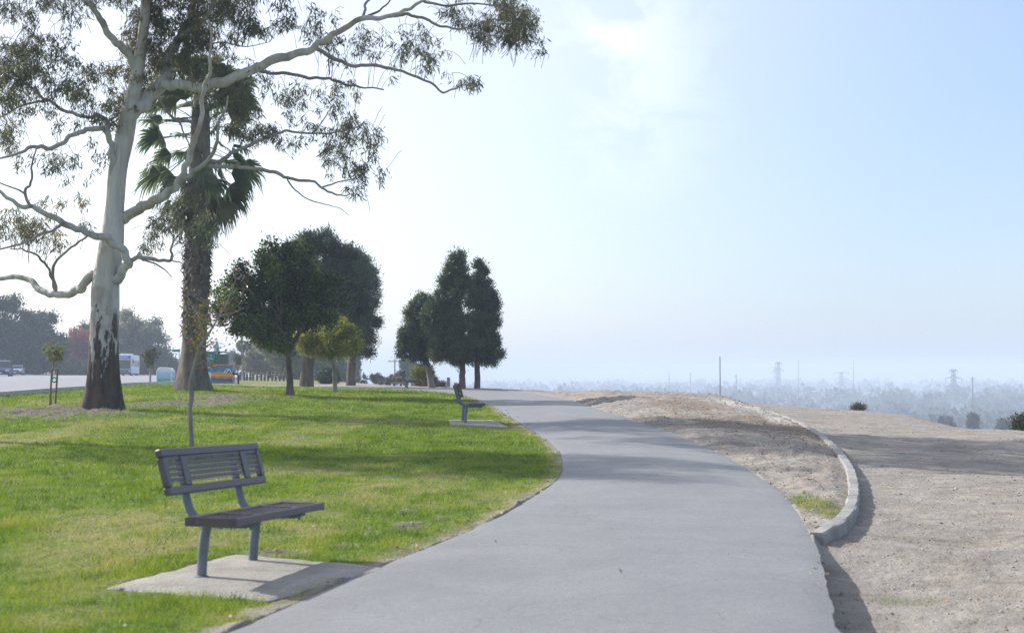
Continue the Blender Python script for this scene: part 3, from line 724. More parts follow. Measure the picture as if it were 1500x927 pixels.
br([(220,-160),(270,-220),(330,-270)], [3,1.2], (0, 2))
br([(222,-170),(300,-200),(380,-190),(470,-170)], [3.5,2.4,1], (0, -6))
br([(218,-120),(200,-190),(150,-220),(90,-200)], [3.5,2.4,1], (0, -6))
br([(222,-190),(180,-250),(150,-300)], [2.6,1], (0, -1))
br([(285,62),(300,66),(330,62),(362,68),(395,62)], [1.6,1.2,.6], (.5, -.4))

def wav(pts, amp):
    return pts
tm = MB(); SEGS = []
for bi, (pts, rad, dd) in enumerate(BR):
    W = [EP(p[0], p[1], d) for p, d in zip(pts, dd)]
    if bi == 0: W[0].z = EB.z-.1
    # subdivide with Catmull-Rom
    Q = []; RR = []
    for k in range(len(W)-1):
        p0 = W[max(k-1, 0)]; p1 = W[k]; p2 = W[k+1]; p3 = W[min(k+2, len(W)-1)]
        for t in np.linspace(0, 1, 5)[:-1]:
            Q.append(.5*((2*p1)+(p2-p0)*t+(2*p0-5*p1+4*p2-p3)*t*t+(3*p1-p0-3*p2+p3)*t**3)); RR.append((rad[k]*(1-t)+rad[k+1]*t)/PX)
    Q.append(W[-1]); RR.append(rad[-1]/PX)
    nr_ = random.Random(bi)
    if bi:
        RR = [r*(1+.16*(float(fbm(k*.33, bi*3.7, 91, 4))-.5)*2) for k, r in enumerate(RR)]
        Q = [Q[0]]+[q+Vector((float(vnoise(k*.45, bi*5.1))-.5, float(vnoise(k*.45, bi*5.1+40))-.5, float(vnoise(k*.45, bi*5.1+80))-.5))*(.05+RR[k]*.4) for k, q in enumerate(Q) if k]
    for k in range(len(Q)):
        if RR[k] < 4.2/PX: SEGS.append((Q[k], RR[k]))
    Q = [q-EB for q in Q]
    if bi: RR = [r*.86 for r in RR]
    n = 28 if bi == 0 else (12 if max(RR) > .07 else 7)
    if bi == 0:
        # lobed, flaring butt
        o = len(tm.v); vs = []
        for k, q in enumerate(Q):
            for j in range(n):
                a = 2*math.pi*j/n; hgt = max(0, q.z)
                lob = 1+.10*(float(fbm(3+1.4*math.cos(a)+k*.21, 3+1.4*math.sin(a), 7, 3))-.5)+.13*math.exp(-hgt/1.0)*math.sin(5*a+1)+.05*math.sin(3*a+hgt*.7)+.02*math.sin(9*a+hgt*2)
                vs.append(q+Vector((math.cos(a), math.sin(a), 0))*RR[k]*lob)
        tm.add(vs, [(k*n+j, k*n+(j+1) % n, (k+1)*n+(j+1) % n, (k+1)*n+j) for k in range(len(Q)-1) for j in range(n)])
    else: tm.tube(Q, RR, n, True, tint=float(np.clip((4.5/PX-np.mean(RR))/(3.5/PX), 0, 1)))
euc = empty('eucalyptus_tree', EB, 0, 'tall pale barked gum tree with dark peeling base, left of the foreground bench', 'tree')
m, nt, out = _new('gum_bark')
tc = N(nt, 'ShaderNodeTexCoord'); mp = N(nt, 'ShaderNodeMapping'); mp.inputs['Scale'].default_value = (1, 1, .22); nt.links.new(tc.outputs['Object'], mp.inputs['Vector'])
sp = N(nt, 'ShaderNodeSeparateXYZ'); nt.links.new(tc.outputs['Object'], sp.inputs[0])
f1 = noise(nt, 2.2, 6, .65, mp.outputs[0], dist=.4); f2 = noise(nt, 7, 5, .7, mp.outputs[0]); f3 = noise(nt, 1.1, 4, .6)
c = ramp(nt, f1, [(.34, (.26,.235,.215)), (.46, (.44,.42,.40)), (.60, (.54,.525,.51)), (.72, (.36,.35,.34))])
c = mixc(nt, ramp(nt, f3, [(.52, (0,0,0)), (.60, (.7,.7,.7))]), c, (.34,.28,.23))
c = mixc(nt, ramp(nt, noise(nt, 3.5, 6, .8, mp.outputs[0], dist=1.2), [(.56, (0,0,0)), (.62, (.7,.7,.7))]), c, (.24,.235,.235))
# dark stringy bark: solid at the foot, breaking into vertical strips up to some 2.5 m
hgt = maths(nt, 'MULTIPLY', sp.outputs[2], .31)
lim = maths(nt, 'SUBTRACT', maths(nt, 'ADD', maths(nt, 'MULTIPLY', f2, 2.2), maths(nt, 'MULTIPLY', f1, 1.5)), maths(nt, 'ADD', hgt, .47))
lim = maths(nt, 'ADD', lim, maths(nt, 'MULTIPLY', maths(nt, 'SUBTRACT', noise(nt, 22, 4, .7, mp.outputs[0]), .5), .45))
dk = ramp(nt, lim, [(.78, (0,0,0)), (.92, (1,1,1))])
darkc = ramp(nt, f2, [(.35, (.030,.020,.016)), (.65, (.10,.068,.05))])
c = mixc(nt, dk, c, darkc)
# dark sores where limbs join
f4 = noise(nt, .9, 5, .7, mp.outputs[0]); c = mixc(nt, ramp(nt, f4, [(.69, (0,0,0)), (.74, (.8,.8,.8))]), c, (.08,.06,.05))
c = mixc(nt, maths(nt, 'MULTIPLY', attr(nt, 'tint').outputs['Fac'], .8), c, (.13,.105,.095))
finish(nt, out, c, .75, [(f1, .04), (f2, .03), (dk, .04)])
tr = tm.build('trunk', m, euc, True, True)

# foliage: sprigs inside cloud regions (photo-pixel ellipses at the tree's depth), each on a thin twig
REG = [(60,110,75,55,.8),(120,150,70,45,.75),(20,60,45,60,.6),(30,150,45,30,.8),(80,40,40,40,.22),(150,120,35,25,.8),(90,180,50,16,.7),
       (215,60,38,60,1.3),(200,130,28,30,1.0),(250,20,40,45,1.2),(330,30,55,45,1.3),(380,15,50,35,1.1),(300,80,45,40,1.1),(340,120,60,40,1.0),(360,180,45,30,.75),(320,150,35,30,.7),(270,100,35,30,.8),
       (430,25,50,25,.45),(440,155,36,26,.75),(480,175,34,24,.5),(420,195,60,18,.5),(500,140,26,22,.4),(520,195,26,24,.75),(545,215,18,22,.6),
       (485,228,28,15,.9),(520,250,22,18,.7),(545,262,20,14,.6),(520,285,12,12,.7),(500,262,14,10,.4),(412,222,20,14,.35),(360,200,30,16,.5),
       (500,50,55,20,.4),(520,75,40,22,.45),(560,55,30,18,.35),(575,82,24,16,.7),(620,65,30,26,.6),(640,90,26,18,.5),(690,120,18,14,.9),(625,125,14,10,.35),(655,120,12,10,.3),
       (700,20,60,24,1.2),(745,20,42,28,1.6),(760,40,30,22,1.2),(725,50,34,14,.8),(740,66,28,8,.6),(790,68,8,14,.8),(670,30,30,16,.5),(665,60,14,10,.5),(560,118,20,12,.5),(470,100,18,14,.35),
       (60,245,40,12,.8),(100,240,26,12,.6),(135,225,22,14,.45),(20,260,20,20,.6),(10,205,18,18,.7),(150,235,14,20,.35),(115,275,20,12,.3),(20,210,14,30,.5),
       (70,340,34,20,.7),(40,335,30,18,.7),(15,320,26,22,.7),(85,360,22,12,.5),(5,350,20,24,.7),(95,305,26,10,.35),(60,285,20,10,.3),(133,328,12,10,.6),(125,290,16,16,.2),
       (215,365,10,16,.7),(235,345,22,18,.5),(222,390,8,10,.3),(240,320,30,20,.55),(285,330,40,40,.4),(255,300,25,20,.3),
       (180,200,20,10,.25),(160,190,16,10,.6),(168,150,10,20,.5),(20,110,40,60,.5),
       (120,-40,110,60,.9),(20,-30,70,60,.9),(240,-60,80,70,1.0),(350,-50,90,50,.9),(470,-70,80,40,.6),(600,-50,80,40,.6),(720,-30,60,30,.9),(300,-160,110,60,.8),(180,-200,110,70,.8),(80,-130,90,60,.7),(240,-280,100,60,.8),(400,-150,70,40,.5),(160,-160,150,60,1.2,-5),(330,-130,120,40,1.2,-6),(480,-150,110,34,1.1,-6),(260,-260,150,60,1.2,-6),(20,-160,110,60,.6,-4),(560,-110,70,24,.4,-5)]
segp = np.array([tuple(s[0]) for s in SEGS]); LB = []; LDr = []; LL = []; LT = []; tw = MB()
for rg_ in REG:
    cx, cy, rx, ry, den = rg_[:5]; extra = rg_[5] if len(rg_) > 5 else 0
    n = int(den*rx*ry*math.pi/62)
    zone = random.uniform(.15, .62)
    for _ in range(n):
        a = random.uniform(0, 2*math.pi); r = math.sqrt(random.random())
        dd = random.uniform(-1, 1)*min(2.2, rx/PX*1.2)
        q = EP(cx+rx*r*math.cos(a), cy+ry*r*math.sin(a), dd+extra+random.choice((.3, 1.0)))
        if fbm(np.array(q.x*1.3), np.array(q.z*1.3), 61, 3) < .47 and random.random() < .8: continue
        d = np.linalg.norm(segp-np.array(q), axis=1); k = int(np.argmin(d+np.random.default_rng(n+_).uniform(0, .5, len(d))))
        s = Vector(segp[k]); L = (q-s).length
        if L > 1.1: s = q+((s-q).normalized()+Vector((random.gauss(0, .45), random.gauss(0, .45), random.gauss(0, .35)))).normalized()*random.uniform(.5, 1.1); L = 1.0
        midp = (s+q)/2+Vector((random.uniform(-.12, .12), random.uniform(-.12, .12), .10+random.uniform(0, .12)*L))
        pts = [s, s*.5+midp*.5+Vector((0, 0, .04)), midp, midp*.4+q*.6+Vector((0, 0, .05)), q, q+(q-midp).normalized()*.12+Vector((0, 0, -.10))]
        tw.tube([p-EB for p in pts], [.008, .007, .006, .005, .004, .003], 4, False)
        m_ = random.randint(16, 30); tz = zone+random.uniform(-.3, .3)
        for i in range(m_):
            t = random.uniform(.45, 1); b = midp*(1-t)+q*t+Vector((random.gauss(0, .07), random.gauss(0, .07), random.gauss(0, .07)))
            LB.append(b); LDr.append((random.gauss(0, .55), random.gauss(0, .55), -1+random.uniform(-.2, .7))); LL.append(random.uniform(.12, .21)); LT.append(min(1, max(0, tz+random.uniform(-.2, .2))))
LB = np.array([tuple(v) for v in LB])-np.array(EB); LDr = np.array(LDr); LL = np.array(LL)
GUM = leafmat('gum_leaves', [(.045,.058,.036), (.085,.100,.055), (.125,.135,.07), (.17,.16,.075), (.23,.16,.08)], .42, .4)
V, Q, t_ = leaves(LB, LDr, LL, LL*.18, np.array(LT), .05)
leafobj('foliage', euc, GUM, V, Q, t_)
TWIG = barkmat('twig_bark', (.10,.075,.06), (.20,.165,.14), 8, .3, .003)
tw.build('twigs', TWIG, euc)
print('euc leaves', len(LB))

# ================================================================== FAN PALM
PD = 52.0; PB = at(283, PD); PS = F/PD
palm = empty('fan_palm', PB, 0, 'stout fan palm with shaggy trunk directly behind the gum tree', 'palm')
def PL(px, py, dd=0): return P(px, py, PD+dd)-PB
pt = MB(); cl = [(283,574,28),(283,566,26.5),(283,556,24),(283,545,21.5),(283,530,19.5),(283.5,515,18),(284,500,17),(285,480,17.5),(287,450,18.5),(288,420,19),(289,390,18.5),(290,350,18),(291,310,17),(292,270,16),(293,220,15),(294,170,13),(294,140,9)]
Q = [PL(a, b) for a, b, c in cl]; Rr = [c/PS for a, b, c in cl]; n = 30
vs = []
for k, q in enumerate(Q):
    for j in range(n):
        a = 2*math.pi*j/n; lob = 1+(.06*math.exp(-k/3))*math.sin(4*a+.5)+.03*math.sin(7*a+k)
        vs.append(q+Vector((math.cos(a), math.sin(a), 0))*Rr[k]*lob)
pt.add(vs, [(k*n+j, k*n+(j+1) % n, (k+1)*n+(j+1) % n, (k+1)*n+j) for k in range(len(Q)-1) for j in range(n)])
pt.build('trunk', barkmat('palm_bark', (.085,.07,.06), (.21,.18,.155), 5, .35, .03), palm, True)
bo = MB(); prng = random.Random(3)
for k in range(640):
    t = prng.random()**.9; yy = 492-t*(492-255); a = prng.uniform(0, 2*math.pi)
    r = np.interp(-yy, [-c[1] for c in cl], [c[2] for c in cl])/PS
    c0 = PL(np.interp(-yy, [-c[1] for c in cl], [c[0] for c in cl]), yy); o = Vector((math.cos(a), math.sin(a), 0)); s = Vector((-o.y, o.x, 0))
    L = prng.uniform(.16, .38); w_ = prng.uniform(.05, .09); base = c0+o*(r-.03)
    up = prng.choice((-1, -.6, .9)); tip = base+o*L*.55+Vector((0, 0, up*L*.6))+s*prng.uniform(-.08, .08)
    tv = prng.random()
    bo.add([base-s*w_, base+s*w_, base+Vector((0, 0, .10)), tip-s*.02, tip+s*.02], [(0, 1, 4, 3), (1, 2, 4), (2, 0, 3), (2, 3, 4)], tv)
bo.build('leaf_bases', leafmat('palm_boots', [(.06,.045,.035), (.14,.11,.09), (.26,.215,.18)], .0, .9), palm, tint=True)
def fan(mb_v, mb_q, mb_t, c, d, pet, rad, droop, tint, nl=26, spread=2.3):
    d = d.normalized(); side = d.cross(Vector((0, 0, 1))); side = side.normalized() if side.length > .05 else Vector((1, 0, 0))
    hub = c+d*pet+Vector((0, 0, -droop*pet*.22)); nor = side.cross(d).normalized(); ro = Matrix.Rotation(random.uniform(-1.1, 1.1), 3, d); side = ro @ side; nor = ro @ nor
    # petiole
    w = side*.022
    o = len(mb_v); mid = (c+hub)/2+Vector((0, 0, .06*pet))
    for p in (c, mid, hub): mb_v += [p-w, p+w]; mb_t += [tint, tint]
    mb_q += [(o, o+1, o+3, o+2), (o+2, o+3, o+5, o+4)]
    for k in range(nl):
        a = (k/(nl-1)-.5)*spread+random.uniform(-.04, .04); L = rad*(1-.18*abs(a)/1.2)*random.uniform(.85, 1.08)
        dr = (d*math.cos(a)+side*math.sin(a)+nor*(.22*abs(a)-.05)).normalized(); ww = nor.cross(dr).normalized()*.05
        p1 = hub+dr*L*.45; p2 = hub+dr*L*.78+Vector((0, 0, -.10*L*(.5+droop))); p3 = hub+dr*L*.95+Vector((random.uniform(-.04, .04), random.uniform(-.04, .04), -.34*L*(.4+droop)*random.uniform(.6, 1.3)))
        o = len(mb_v); mb_v += [hub, p1-ww, p1+ww, p2-ww*.7, p2+ww*.7, p3]; mb_t += [tint+random.uniform(-.06, .06)]*6
        mb_q += [(o, o+1, o+3, o+2, o+4)[:0] or (o+1, o+2, o+4, o+3), ]
        mb_q += [(o, o+2, o+1, o+1)[:3], (o+3, o+4, o+5)]
v, qd, tt = [], [], []; frn = random.Random(11); random.seed(11)
for k in range(66):
    z = 1-2*(k+.5)/66; z = z*.93+.02; a = k*2.39996+frn.uniform(-.2, .2)
    if z > .95: continue
    c = PL(293, 205-z*55); d = Vector((math.cos(a)*math.sqrt(max(.05, 1-z*z)), math.sin(a)*math.sqrt(max(.05, 1-z*z)), z*1.0+.05))
    fan(v, qd, tt, c, d, frn.uniform(1.05, 1.7), frn.uniform(.85, 1.15), .5+.5*(z < 0), .62-.25*z*(-1)+frn.uniform(-.2, .2))
for k in range(34):      # higher young fronds
    a = k*2.4+1; z = frn.uniform(-.1, .9)
    fan(v, qd, tt, PL(295, 140), Vector((math.cos(a), math.sin(a), z)), frn.uniform(1.1, 1.6), frn.uniform(.9, 1.15), .7, frn.uniform(.5, .85))
def mixmesh(name, v, f, t, mat, parent):
    me = bpy.data.meshes.new(name); me.from_pydata([tuple(p) for p in v], [], f); at_ = me.attributes.new('tint', 'FLOAT', 'POINT'); at_.data.foreach_set('value', [float(x) for x in t]); return link(name, me, mat, parent)
mixmesh('fronds', v, qd, tt, leafmat('palm_leaf', [(.22,.18,.08), (.14,.14,.06), (.07,.10,.055), (.11,.14,.07), (.18,.19,.08)], .4, .4), palm)
v, qd, tt = [], [], []
for k in range(11):
    a = k*2.39996+.5; hh = frn.uniform(225, 285)
    fan(v, qd, tt, PL(292, hh), Vector((math.cos(a)*.75, math.sin(a)*.75, -frn.uniform(.6, 1.6))), frn.uniform(.4, .9), frn.uniform(.8, 1.15), 1.0, frn.uniform(0, 1), 20, 1.7)
mixmesh('dead_fronds', v, qd, tt, leafmat('palm_dead', [(.12,.09,.055), (.19,.155,.095), (.12,.115,.05), (.23,.19,.12)], .3, .7), palm)
# ================================================================== TREES WITH LEAFY CROWNS
def crown_leaves(ells, base, D, n, leaf, asp, clump, seed, gap=.42, rmin=.55, up=0.0, depth=1.0, tint0=.5, tspread=.25, zbias=0.0, rag=.07, sup_=15):
    """leaf clumps inside a union of ellipsoids given as photo-pixel ellipses at depth D (px, py, rx, ry[, dd])"""
    g = np.random.default_rng(seed); s = F/D
    C = np.array([tuple(P(e[0], e[1], D+(e[4] if len(e) > 4 else 0))-base) for e in ells]); RX_ = np.array([e[2]/s for e in ells]); RZ = np.array([e[3]/s for e in ells])
    wgt = RX_*RX_+RX_*RZ; k = g.choice(len(ells), n, p=wgt**.75/(wgt**.75).sum())
    d = unit(g.normal(size=(n, 3))); r = rmin+(1-rmin)*g.random(n)**.6
    r *= 1+.16*(g.random(n)-.5)
    cp = C[k]+d*r[:, None]*np.stack([RX_[k], RX_[k]*depth, RZ[k]], 1)
    # carve gaps with noise
    sup = g.integers(0, max(6, n//15), n); order = np.argsort(sup); first = {}
    ctr = cp[g.integers(0, n, max(6, n//sup_))]; dc = d[g.integers(0, n, len(ctr))]
    near_ = ((cp[:, None, :]-ctr[None])**2).sum(-1).argmin(1)
    cp = cp*.30+ctr[near_]*.70+unit(d)*clump*.25*g.random(n)[:, None]; ctr = ctr*(1+0*0); supt = g.normal(0, tspread*1.1, len(ctr))[near_]; Cc = C.mean(0); cp = cp+(cp-Cc)*(g.uniform(-rag, rag*1.2, len(ctr))[near_])[:, None]
    nz_ = fbm(cp[:, 0]*1.1/clump*.5+50, cp[:, 2]*1.1/clump*.5+cp[:, 1]*.7/clump*.5, seed, 3)
    keep = nz_ > gap-.12; cp = cp[keep]; d = d[keep]; supt = supt[keep]; ctk = (ctr+(ctr-Cc)*0)[near_][keep]; m = len(cp)
    per = 26; ct = tint0+g.normal(0, tspread*.6, m)+supt
    off = g.normal(size=(m, per, 3))*clump*.5
    b = (cp[:, None, :]+off).reshape(-1, 3)
    outv = (b.reshape(m, per, 3)-ctk[:, None, :]*.7-Cc*.3+d[:, None, :]*clump*.5).reshape(-1, 3)
    dr = (d[:, None, :]*.35+g.normal(size=(m, per, 3))*.8+np.array([0, 0, up])).reshape(-1, 3)
    L = leaf*g.uniform(.65, 1.3, len(b)); t = np.clip(np.repeat(ct, per)+g.normal(0, .1, len(b)), 0, 1)
    return leaves(b, dr, L, L*asp, t, .06, outv)
def tree(name, label, D, px, trunk, ells, n, leaf, asp, clump, mats, seed, group=None, cat='tree', limbs=True, tr=8, **kw):
    B = at(px, D, .06); o = empty(name, B, 0, label, cat, group); s = F/D
    g = random.Random(seed); mb = MB()
    pts = [P(a, b, D)-B for a, b, c in trunk]; rad = [c/s for a, b, c in trunk]; pts[0].z = -.05; pts[0].x = pts[0].x
    Q = []; RRr = []
    for k in range(len(pts)-1):
        for t in (0, .33, .66): Q.append(pts[k].lerp(pts[k+1], t)+Vector((g.gauss(0, rad[k]*.06), 0, 0))*(k > 0)); RRr.append(rad[k]*(1-t)+rad[k+1]*t)
    Q.append(pts[-1]); RRr.append(rad[-1])
    mb.tube(Q, RRr, 12, jit=.05)
    if limbs:
        top = Q[-1]
        for e in ells:
            c = P(e[0], e[1], D+(e[4] if len(e) > 4 else 0))-B; st = Q[g.randint(max(0, len(Q)-4), len(Q)-1)]
            c = c+Vector((g.uniform(-.2, .2), g.uniform(-.5, .5), 0))*e[2]/s
            md = st.lerp(c, .5)+Vector((0, 0, -(c-st).length*.08))
            mb.tube([st, st.lerp(md, .5), md, md.lerp(c, .6), c+(c-md)*.35], [RRr[-1]*.65, RRr[-1]*.5, RRr[-1]*.4, RRr[-1]*.28, .012], 7)
            for _ in range(3):
                q = c+Vector((g.gauss(0, .5)*e[2]/s, g.gauss(0, .5)*e[2]/s, g.gauss(0, .4)*e[3]/s)); mb.tube([md, md.lerp(q, .5)+Vector((0, 0, .05)), q], [RRr[-1]*.28, RRr[-1]*.18, .01], 5)
    mb.build('trunk', mats[1], o, True)
    V, Qd, t = crown_leaves(ells, B, D, n, leaf, asp, clump, seed, **kw)
    leafobj('crown', o, mats[0], V, Qd, t); return o
BK = barkmat('brown_bark', (.07,.052,.042), (.17,.135,.11), 5, .25, .03)
BKG = barkmat('grey_bark', (.17,.15,.135), (.34,.31,.285), 5, .25, .02)
BKR = barkmat('red_bark', (.085,.055,.045), (.20,.13,.10), 5, .25, .03)
DARKG = leafmat('dark_broad_leaves', [(.012,.022,.008), (.030,.050,.014), (.068,.105,.022), (.15,.20,.045)], .32, .35)
PINEG = leafmat('pine_needles', [(.014,.030,.020), (.034,.062,.040), (.066,.105,.060), (.11,.155,.08)], .22, .5)
CONG = leafmat('conifer_needles', [(.014,.028,.014), (.032,.056,.026), (.062,.096,.036), (.12,.155,.05)], .22, .5)
YELG = leafmat('olive_leaves', [(.11,.13,.025), (.18,.20,.035), (.25,.25,.05), (.32,.27,.06)], .5, .5)
YBUSH = leafmat('yellow_leaves', [(.10,.12,.02), (.16,.17,.03), (.21,.20,.035)], .35, .5)
HEDG = leafmat('hedge_leaves', [(.02,.045,.012), (.035,.075,.018), (.06,.11,.025)], .25, .5)
tree('broadleaf_tree', 'small dense dark green broadleaf tree with slim grey trunk, in front of the big pine', 50, 425,
     [(425,576,8.5),(425,568,5.2),(424,545,4.3),(422,520,4),(421,500,4)],
     [(375,440,50,42),(350,460,34,26,.5),(412,420,52,48,-.4),(450,440,48,48,.4),(412,476,38,32,-.3),(462,448,40,30),(385,475,40,26,.6),(405,385,36,32),(435,395,40,36,-.5),(335,440,20,18),(352,410,20,22,.3),(402,492,26,20),(480,430,34,34,.8)],
     2100, .12, .55, .30, (DARKG, BK), 21, gap=.33, rmin=.35, rag=.05)
tree('stone_pine', 'largest broad rounded pine with thick trunk behind the small dark tree', 68, 449,
     [(449,562,12),(449,552,9.5),(451,535,8.5),(456,512,9),(458,495,8)],
     [(470,400,62,52),(430,400,42,42,.6),(465,372,48,30,-.5),(505,400,38,42),(520,420,32,40,.5),(460,440,60,42),(505,455,36,34,.8),(430,450,40,40),(470,480,52,26),(440,500,32,20),(475,356,28,14)],
     3000, .19, .22, .32, (PINEG, BK), 22, gap=.22, rmin=.5, up=.8, rag=.02)
tree('pine_tree', 'pine with a straight dark trunk and ragged right edge, behind the big rounded pine', 78, 515,
     [(514,561,7.5),(514,552,6.5),(515,535,6.2),(515,515,5.5),(516,480,4),(517,440,3)],
     [(525,400,26,30),(535,425,22,26),(522,455,30,26),(538,470,17,22,.6),(520,490,26,22),(532,508,16,13),(510,385,20,20),(512,430,24,30,-.5)],
     1500, .20, .22, .32, (PINEG, BK), 23, gap=.30, rmin=.4, up=.6, rag=.03)
tree('olive_tree', 'low yellow-green tree with leaning trunk in front of the big pine', 57, 491,
     [(491,567,4),(490,555,3.4),(489,540,3),(485,525,3),(481,518,3)],
     [(470,500,28,22),(500,496,26,20),(485,485,30,15),(512,502,16,16),(455,500,18,14,.3),(490,510,36,12),(448,495,10,8)],
     760, .10, .5, .30, (YELG, BKG), 24, gap=.36, rmin=.4)
tree('conifer', 'tall dark conifer, left one of the touching pair by the path crest', 68, 677,
     [(677,571,5.8),(677,560,5),(677,545,4.6),(677,520,4),(676,480,3),(672,430,2),(669,385,1)],
     [(671,370,6,9),(669,380,10,12),(667,392,15,13),(664,404,20,15),(672,415,22,16),(657,412,14,12,.3),(665,432,25,16),(652,444,24,16,-.3),(672,455,26,18,.4),(640,450,17,15,.4),(632,462,16,17),(648,474,28,18),(672,480,26,20),(652,498,22,18,.3),(645,512,14,12),(668,512,24,20,-.3),(680,495,20,24),(672,526,20,9)],
     2300, .16, .24, .24, (CONG, BKR), 25, gap=.37, rmin=.3, up=.5, rag=.05, sup_=12)
tree('conifer', 'dark conifer, right one of the touching pair, with open lower limbs', 68.8, 699,
     [(699,571,5),(699,560,4.4),(699,540,4),(699,515,3.6),(700,470,2.6),(701,430,1.6),(702,395,1)],
     [(701,385,4,8),(702,396,8,11),(703,408,12,12),(706,420,14,12,.3),(702,434,18,14),(716,438,13,10,-.3),(708,452,20,14),(720,458,10,9),(706,470,20,14),(722,476,9,8,.2),(708,488,22,14),(724,495,13,10),(706,506,26,13),(725,516,14,9),(694,515,18,12),(710,526,18,7)],
     1500, .16, .24, .22, (CONG, BKR), 26, gap=.39, rmin=.3, up=.4, rag=.05, sup_=12)
tree('round_conifer', 'rounded dark conifer with leaning pale trunk, left of the tall pair', 70, 632,
     [(633,570,6.5),(631,560,4.8),(628,545,4.2),(625,530,4),(622,515,3.5)],
     [(622,465,24,26),(605,485,24,24),(630,490,28,26),(605,510,24,16),(628,515,24,15),(618,450,18,18),(596,500,14,18),(640,515,16,12)],
     1600, .16, .24, .26, (CONG, BKG), 27, gap=.26, rmin=.4, up=.4, rag=.02)
# clipped bushes
def bush(name, label, D, ells, n, leaf, mat, seed, stem=None, cat='bush', asp=.5, clump=.2, **kw):
    px = ells[0][0]; B = at(px, D, .03); o = empty(name, B, 0, label, cat); s = F/D; mb = MB()
    zt = P(px, ells[0][1], D).z-B.z
    for k in range(5):
        a = k*1.3; mb.tube([(math.cos(a)*.03, math.sin(a)*.03, -.03), (math.cos(a)*.1, math.sin(a)*.1, zt*.5), (math.cos(a)*.3, math.sin(a)*.3, zt)], [.035, .025, .01], 6)
    mb.build('stem', BK, o)
    V, Q, t = crown_leaves(ells, B, D, n, leaf, asp, clump, seed, **kw); leafobj('foliage', o, mat, V, Q, t); return o
bush('clipped_bush', 'round clipped green bush behind the olive tree trunk', 95, [(482,550,14,10.5),(480,553,14,9)], 500, .10, HEDG, 31, gap=.1, rmin=.7)
o = bush('topiary_bush', 'clipped yellow-green ball bush behind the leaning conifer trunk', 82, [(621,545,14,8),(613,545,8,7),(629,545,8,7)], 420, .09, YBUSH, 32, gap=.1, rmin=.6)
DRYB = leafmat('dry_shrub_leaves', [(.05,.05,.035), (.09,.085,.055), (.13,.115,.08)], .25, .7)
SCRUB = leafmat('scrub_leaves', [(.035,.048,.026), (.065,.08,.042), (.11,.115,.065)], .25, .7)
bush('scrub_bush', 'low grey brown mounded shrub behind the leaning conifer', 86, [(630,562,18,9),(615,563,12,7),(645,564,8,6)], 420, .11, DRYB, 33, gap=.2, asp=.3)
bush('scrub_bush', 'grey-green shrub left of the far wooden rail', 150, [(551,554,9,6),(557,557,8,5)], 260, .13, SCRUB, 34, gap=.2)
bush('scrub_bush', 'dry brown shrub between the lawn crest and the far rail', 142, [(565,559,10,4),(572,559,8,4)], 260, .12, DRYB, 35, gap=.2, asp=.3)
bush('scrub_bush', 'pale low shrub just right of the pine trunk', 160, [(530,557,9,6)], 140, .13, DRYB, 36, gap=.2, asp=.3)
bush('scrub_bush', 'dark green shrub behind the farthest rail post', 150, [(581,553,8,8)], 160, .13, SCRUB, 37, gap=.2)
# right-hand ridge plants
bush('scrub_bush', 'spiky grey-green tuft on the middle of the dirt ridge', 54, [(1257,597.5,8,2.5),(1250,598.5,5,2)], 60, .12, SCRUB, 38, gap=.1, asp=.14, clump=.16, up=1.2)
bush('scrub_bush', 'dark green bush at the right edge of the picture on the dirt ridge', 42, [(1497,622,9,7),(1508,625,12,9)], 300, .10, SCRUB, 39, gap=.2, asp=.25, clump=.2, up=.6)
for i, (px, py, rx, ry, D, lb) in enumerate(((1425,613,3,3.5,330,'small hazy tree top below the dirt ridge, left one of two near the right edge'), (1469,621,3,3.5,300,'small hazy tree top below the dirt ridge, beside the edge bush'), (1385,616,8,3,350,'low brownish hazy thicket below the ridge under the nearest pylon'))):
    bush('hillside_tree', lb, D, [(px, py, rx, ry), (px, py+8, rx*1.5, ry*1.4), (px+1, py+20, rx*1.6, ry*2)], 260, .6, (SCRUB, SCRUB, DRYB)[i], 50+i, cat='tree', gap=.05, asp=.5, clump=.7)

# ================================================================== SAPLINGS
def sapling(name, label, B, pts, rad, sprigs, mat, leaf=.07, stakes=None, tie=None, seed=1, per=9, bark=None, group=None, D=None):
    o = empty(name, B, 0, label, 'young tree', group); g = random.Random(seed); mb = MB()
    P_ = [Vector(p)-B for p in pts]; mb.tube(P_, rad, 9, jit=.06)
    lb, ld, ll, lt = [], [], [], []
    for (q, tz, n) in sprigs:
        q = Vector(q)-B; k = min(range(len(P_)), key=lambda i: (P_[i]-q).length+(.6 if P_[i].z > q.z-.05 else 0)); st = P_[k]
        md = st.lerp(q, .45)+Vector((g.uniform(-.09, .09), g.uniform(-.09, .09), g.uniform(-.06, .08))); mb.tube([st, md, q], [.007, .005, .003], 5)
        for _ in range(n):
            t = g.uniform(.35, 1.1); b = st.lerp(q, t)+Vector((g.gauss(0, .07), g.gauss(0, .07), g.gauss(0, .07)))
            lb.append(tuple(b)); ld.append((g.gauss(0, .8), g.gauss(0, .8), -.6)); ll.append(leaf*g.uniform(.7, 1.3)); lt.append(min(1, max(0, tz+g.uniform(-.15, .15))))
    mb.build('trunk', bark or BKG, o, True)
    V, Q, t = leaves(np.array(lb), np.array(ld), np.array(ll), np.array(ll)*.5, np.array(lt), .08); leafobj('foliage', o, mat, V, Q, t)
    for q in (stakes or []):
        a = MB(); a.tube([Vector(q[0])-B, Vector(q[1])-B], [.028, .026], 8); a.build('stake', paint('stake_wood', (.20,.15,.11), .85, .25, 9), o)
    if tie:
        a = MB(); a.tube([Vector(p)-B for p in tie], [.018]*len(tie), 6); a.build('tie', paint('green_tie', (.02,.30,.20), .6), o)
    return o
